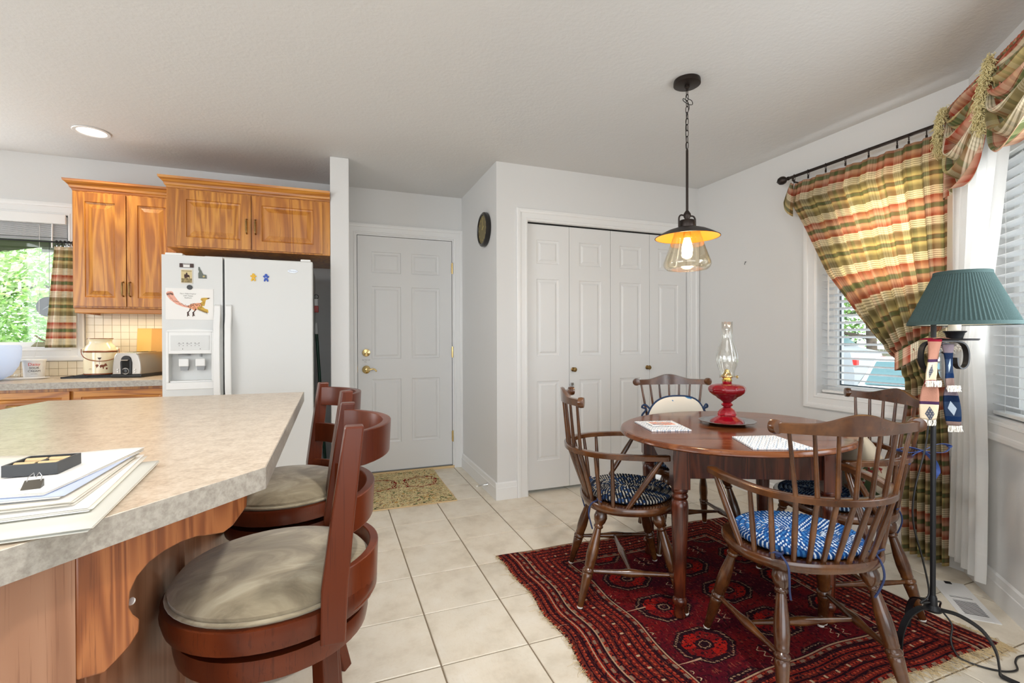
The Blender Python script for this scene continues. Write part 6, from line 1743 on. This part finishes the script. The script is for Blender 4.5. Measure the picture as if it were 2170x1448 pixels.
# ================================================================ wrought iron floor lamp
FX, FY = 2.07, 1.08
t = thing('floor_lamp', 'black wrought iron floor lamp with pleated teal shade at the right', 'floor lamp', (FX, FY, 0))
def rightv(): return Vector((math.cos(_th), -math.sin(_th), 0))
rv = rightv(); fv_ = Vector((math.sin(_th), math.cos(_th), 0))
flat_ = [(-.011, -.0025), (.011, -.0025), (.011, .0025), (-.011, .0025)]
hub = Vector((0, 0, .165))
for fx_, fy_, toe in ((1.928, 1.11, 1), (2.130, .916, 1), (2.145, 1.205, 1)):
    d = Vector((fx_-FX, fy_-FY, 0)); L_ = d.length; d.normalize()
    P_ = [hub, hub + d*.03 + Vector((0, 0, .004)), hub + d*L_*.42 + Vector((0, 0, .004)), hub + d*L_*.74 + Vector((0, 0, -.022)), hub + d*L_*.93 + Vector((0, 0, -.075)), d*L_*.985 + Vector((0, 0, .035)), d*(L_*1.0) + Vector((0, 0, .012)), d*(L_+.018) + Vector((0, 0, .006)), d*(L_+.045) + Vector((0, 0, .0035))]
    sd = Vector((-d.y, d.x, 0)); pts = bez(P_, 40); b = MB(); rows = []
    for i, p in enumerate(pts):
        a = pts[max(0, i-1)]; q = pts[min(len(pts)-1, i+1)]; tn = (q-a).normalized(); nn = sd.cross(tn).normalized()
        rows.append([p + sd*x + nn*y for x, y in flat_])
    vs = [tuple(p) for r in rows for p in r]; k = len(rows)
    b.add(vs, [(i*4+j, i*4+(j+1) % 4, (i+1)*4+(j+1) % 4, (i+1)*4+j) for i in range(k-1) for j in range(4)] + [(3, 2, 1, 0), tuple(4*(k-1)+j for j in range(4))])
    b.build('leg', 'black_iron', t, 40)
MB().lathe([(0, .158), (.026, .158), (.028, .166), (.014, .178), (.013, .205), (.0095, .215)], 20).build('hub', 'black_iron', t, 40)
MB().lathe([(.0085, .17), (.0085, 1.26), (.006, 1.265), (0, 1.266)], 14).build('pole', 'black_iron', t, 40)
ca_ = rv*.078
# bracket arm: flat bars scrolled on both sides of the pole
def ribbon_path(name, pts, w=.011, th=.0028, n=60):
    pts = bez(pts, n); b = MB(); rows = []
    for i, p in enumerate(pts):
        a = pts[max(0, i-1)]; q = pts[min(len(pts)-1, i+1)]; tn = (q-a).normalized(); nn = fv_.cross(tn).normalized()
        rows.append([p + fv_*x + nn*y for x, y in ((-w, -th), (w, -th), (w, th), (-w, th))])
    vs = [tuple(p) for r in rows for p in r]; k = len(rows)
    b.add(vs, [(i*4+j, i*4+(j+1) % 4, (i+1)*4+(j+1) % 4, (i+1)*4+j) for i in range(k-1) for j in range(4)] + [(3, 2, 1, 0), tuple(4*(k-1)+j for j in range(4))])
    return b.build(name, 'black_iron', t, 40)
def rp(x, z): return rv*x + Vector((0, 0, z))
ribbon_path('scroll_arm', [rp(-.020, 1.035), rp(-.040, 1.060), rp(-.047, 1.095), rp(-.040, 1.130), rp(-.018, 1.148), rp(.030, 1.150), rp(.080, 1.150), rp(.110, 1.138), rp(.122, 1.105), rp(.118, 1.065), rp(.100, 1.050), rp(.084, 1.062), rp(.080, 1.090)])
ribbon_path('inner_scroll', [rp(.008, 1.085), rp(.010, 1.120), rp(.026, 1.142), rp(.052, 1.140), rp(.062, 1.120), rp(.052, 1.104), rp(.038, 1.110)], .010, .0025, 40)
MB().lathe([(0, 1.153), (.064, 1.153), (.068, 1.158), (.066, 1.160), (0, 1.157)], 32, tuple(ca_)).build('drip_pan', 'black_iron', t, 40)
MB().lathe([(0, 1.157), (.022, 1.157), (.024, 1.166), (.028, 1.180), (.034, 1.185), (.033, 1.188), (.024, 1.184), (0, 1.184)], 24, tuple(ca_)).build('candle_cup', 'black_iron', t, 40)
MB().lathe([(0, 1.184), (.018, 1.184), (.018, 1.275), (0, 1.277)], 20, tuple(ca_)).build('candle_sleeve', 'wax', t, 40)
c_ = rv*.105
SB, ST_ = 1.209, 1.405; b = MB(); NP = 150; rows = []
for f_ in [i/12 for i in range(13)]:
    r = .156 + (.080-.156)*f_; z = SB + .006 + (ST_-SB-.012)*f_
    rows.append([(c_.x + (r + .0022*(1 if j % 2 else -1)*(.4+.6*(1-f_)))*math.cos(2*PI*j/NP), c_.y + (r + .0022*(1 if j % 2 else -1)*(.4+.6*(1-f_)))*math.sin(2*PI*j/NP), z) for j in range(NP)])
vs = [p for r in rows for p in r]; b.add(vs, [(i*NP+j, i*NP+(j+1) % NP, (i+1)*NP+(j+1) % NP, (i+1)*NP+j) for i in range(12) for j in range(NP)])
b.build('lamp_shade', 'shade_cloth', t, 25)
MB().lathe([(.157, SB), (.1585, SB+.002), (.1565, SB+.014), (.154, SB+.014)], 60, tuple(c_), cap=False).build('shade_trim', 'shade_cloth', t, 40)
MB().lathe([(.0835, ST_-.012), (.082, ST_), (.0795, ST_+.001), (.078, ST_-.012)], 60, tuple(c_), cap=False).build('shade_trim', 'shade_cloth', t, 40)
MB().lathe([(.1525, SB+.003), (.077, ST_-.004)], 60, tuple(c_), cap=False).build('shade_lining', 'shade_lining', t, 40)
b = MB()
for k in range(3):
    a = 2*PI*k/3+.4; b.tube([tuple(c_ + Vector((.015*math.cos(a), .015*math.sin(a), ST_-.02))), tuple(c_ + Vector((.080*math.cos(a), .080*math.sin(a), ST_-.006)))], .0014, 5)
b.lathe([(.010, 0), (.018, 0), (.018, .003), (.010, .003)], 20, tuple(c_ + Vector((0, 0, ST_-.021)))); b.tube([tuple(ca_ + Vector((0, 0, 1.27))), tuple(ca_*.6 + c_*.4 + Vector((0, 0, 1.33))), tuple(c_ + Vector((0, 0, ST_-.02)))], .004, 8)
b.build('shade_harp', 'brass', t, 40)
# lamp cord running down the pole and over the floor
MB().tube(bez([tuple(rp(.0, 1.03)), tuple(rp(-.012, .96)), tuple(rp(-.025, .78)), tuple(rp(-.068, .60)), tuple(rp(-.072, .48)), tuple(rp(-.036, .34)), tuple(rp(-.014, .22)), tuple(rp(-.045, .185)), tuple(rp(.025, .19)), (.055, .005, .15), (.075, -.02, .10), (.050, -.03, .05), (.040, -.055, .014), (.050, -.085, .0055), (.075, -.125, .0045), (.11, -.155, .0045), (.16, -.165, .0045), (.21, -.14, .0045), (.27, -.13, .0045), (.36, -.16, .0045)], 120), .0032, 7).build('power_cord', 'black_plastic', t, 60)
# woven scarf draped over the arm
t = thing('woven_scarf', 'narrow woven scarf in pink, cream and navy draped over the floor lamp arm', 'scarf', (FX, FY, 0))
def sc_tail(x0, w, z0_, z1_, v0, tw, fwd):
    def f(a, b_):
        x = x0 + w*(a-.5)*(1 - .22*math.exp(-((b_-.52)/.07)**2)) + tw*b_ ; z = z0_ + (z1_-z0_)*b_
        return tuple(rp(x, z) - fv_*(fwd + .010*math.sin(a*3+b_*6) + .012*b_))
    return MB().grid(f, 10, 40, lambda a, b_: (a, v0 + b_*.36))
sc_tail(-.010, .052, 1.158, .868, .52, -.035, .016).build('tail', 'scarf', t, 70, solid=.003)
sc_tail(.040, .044, 1.140, .845, .0, .012, .012).build('tail', 'scarf', t, 70, solid=.003)
MB().grid(lambda a, b_: tuple(rp(-.036+.094*a - .0*b_, 1.157 + .006*math.sin(a*PI)) + fv_*(-.016 + .034*b_)), 16, 6, lambda a, b_: (b_, .9+a*.05)).build('fold', 'scarf', t, 70, solid=.003)
b = MB(); rnd = random.Random(9)
for (x0, w, z) in ((-.045, .052, .868), (.052, .044, .845), (-.028, .050, 1.008), (.046, .044, .99)):
    for i in range(46):
        p = rp(x0 + w*(rnd.random()-.5), z) - fv_*(.028+rnd.random()*.008); b.tube([tuple(p), tuple(p + Vector((rnd.uniform(-.006, .006), rnd.uniform(-.004, .004), -.010))), tuple(p + Vector((rnd.uniform(-.008, .008), 0, -.022)))], .0016, 4, cap=False)
o = b.build('fringe', 'rubber_white', t, 60); o['kind'] = 'stuff'
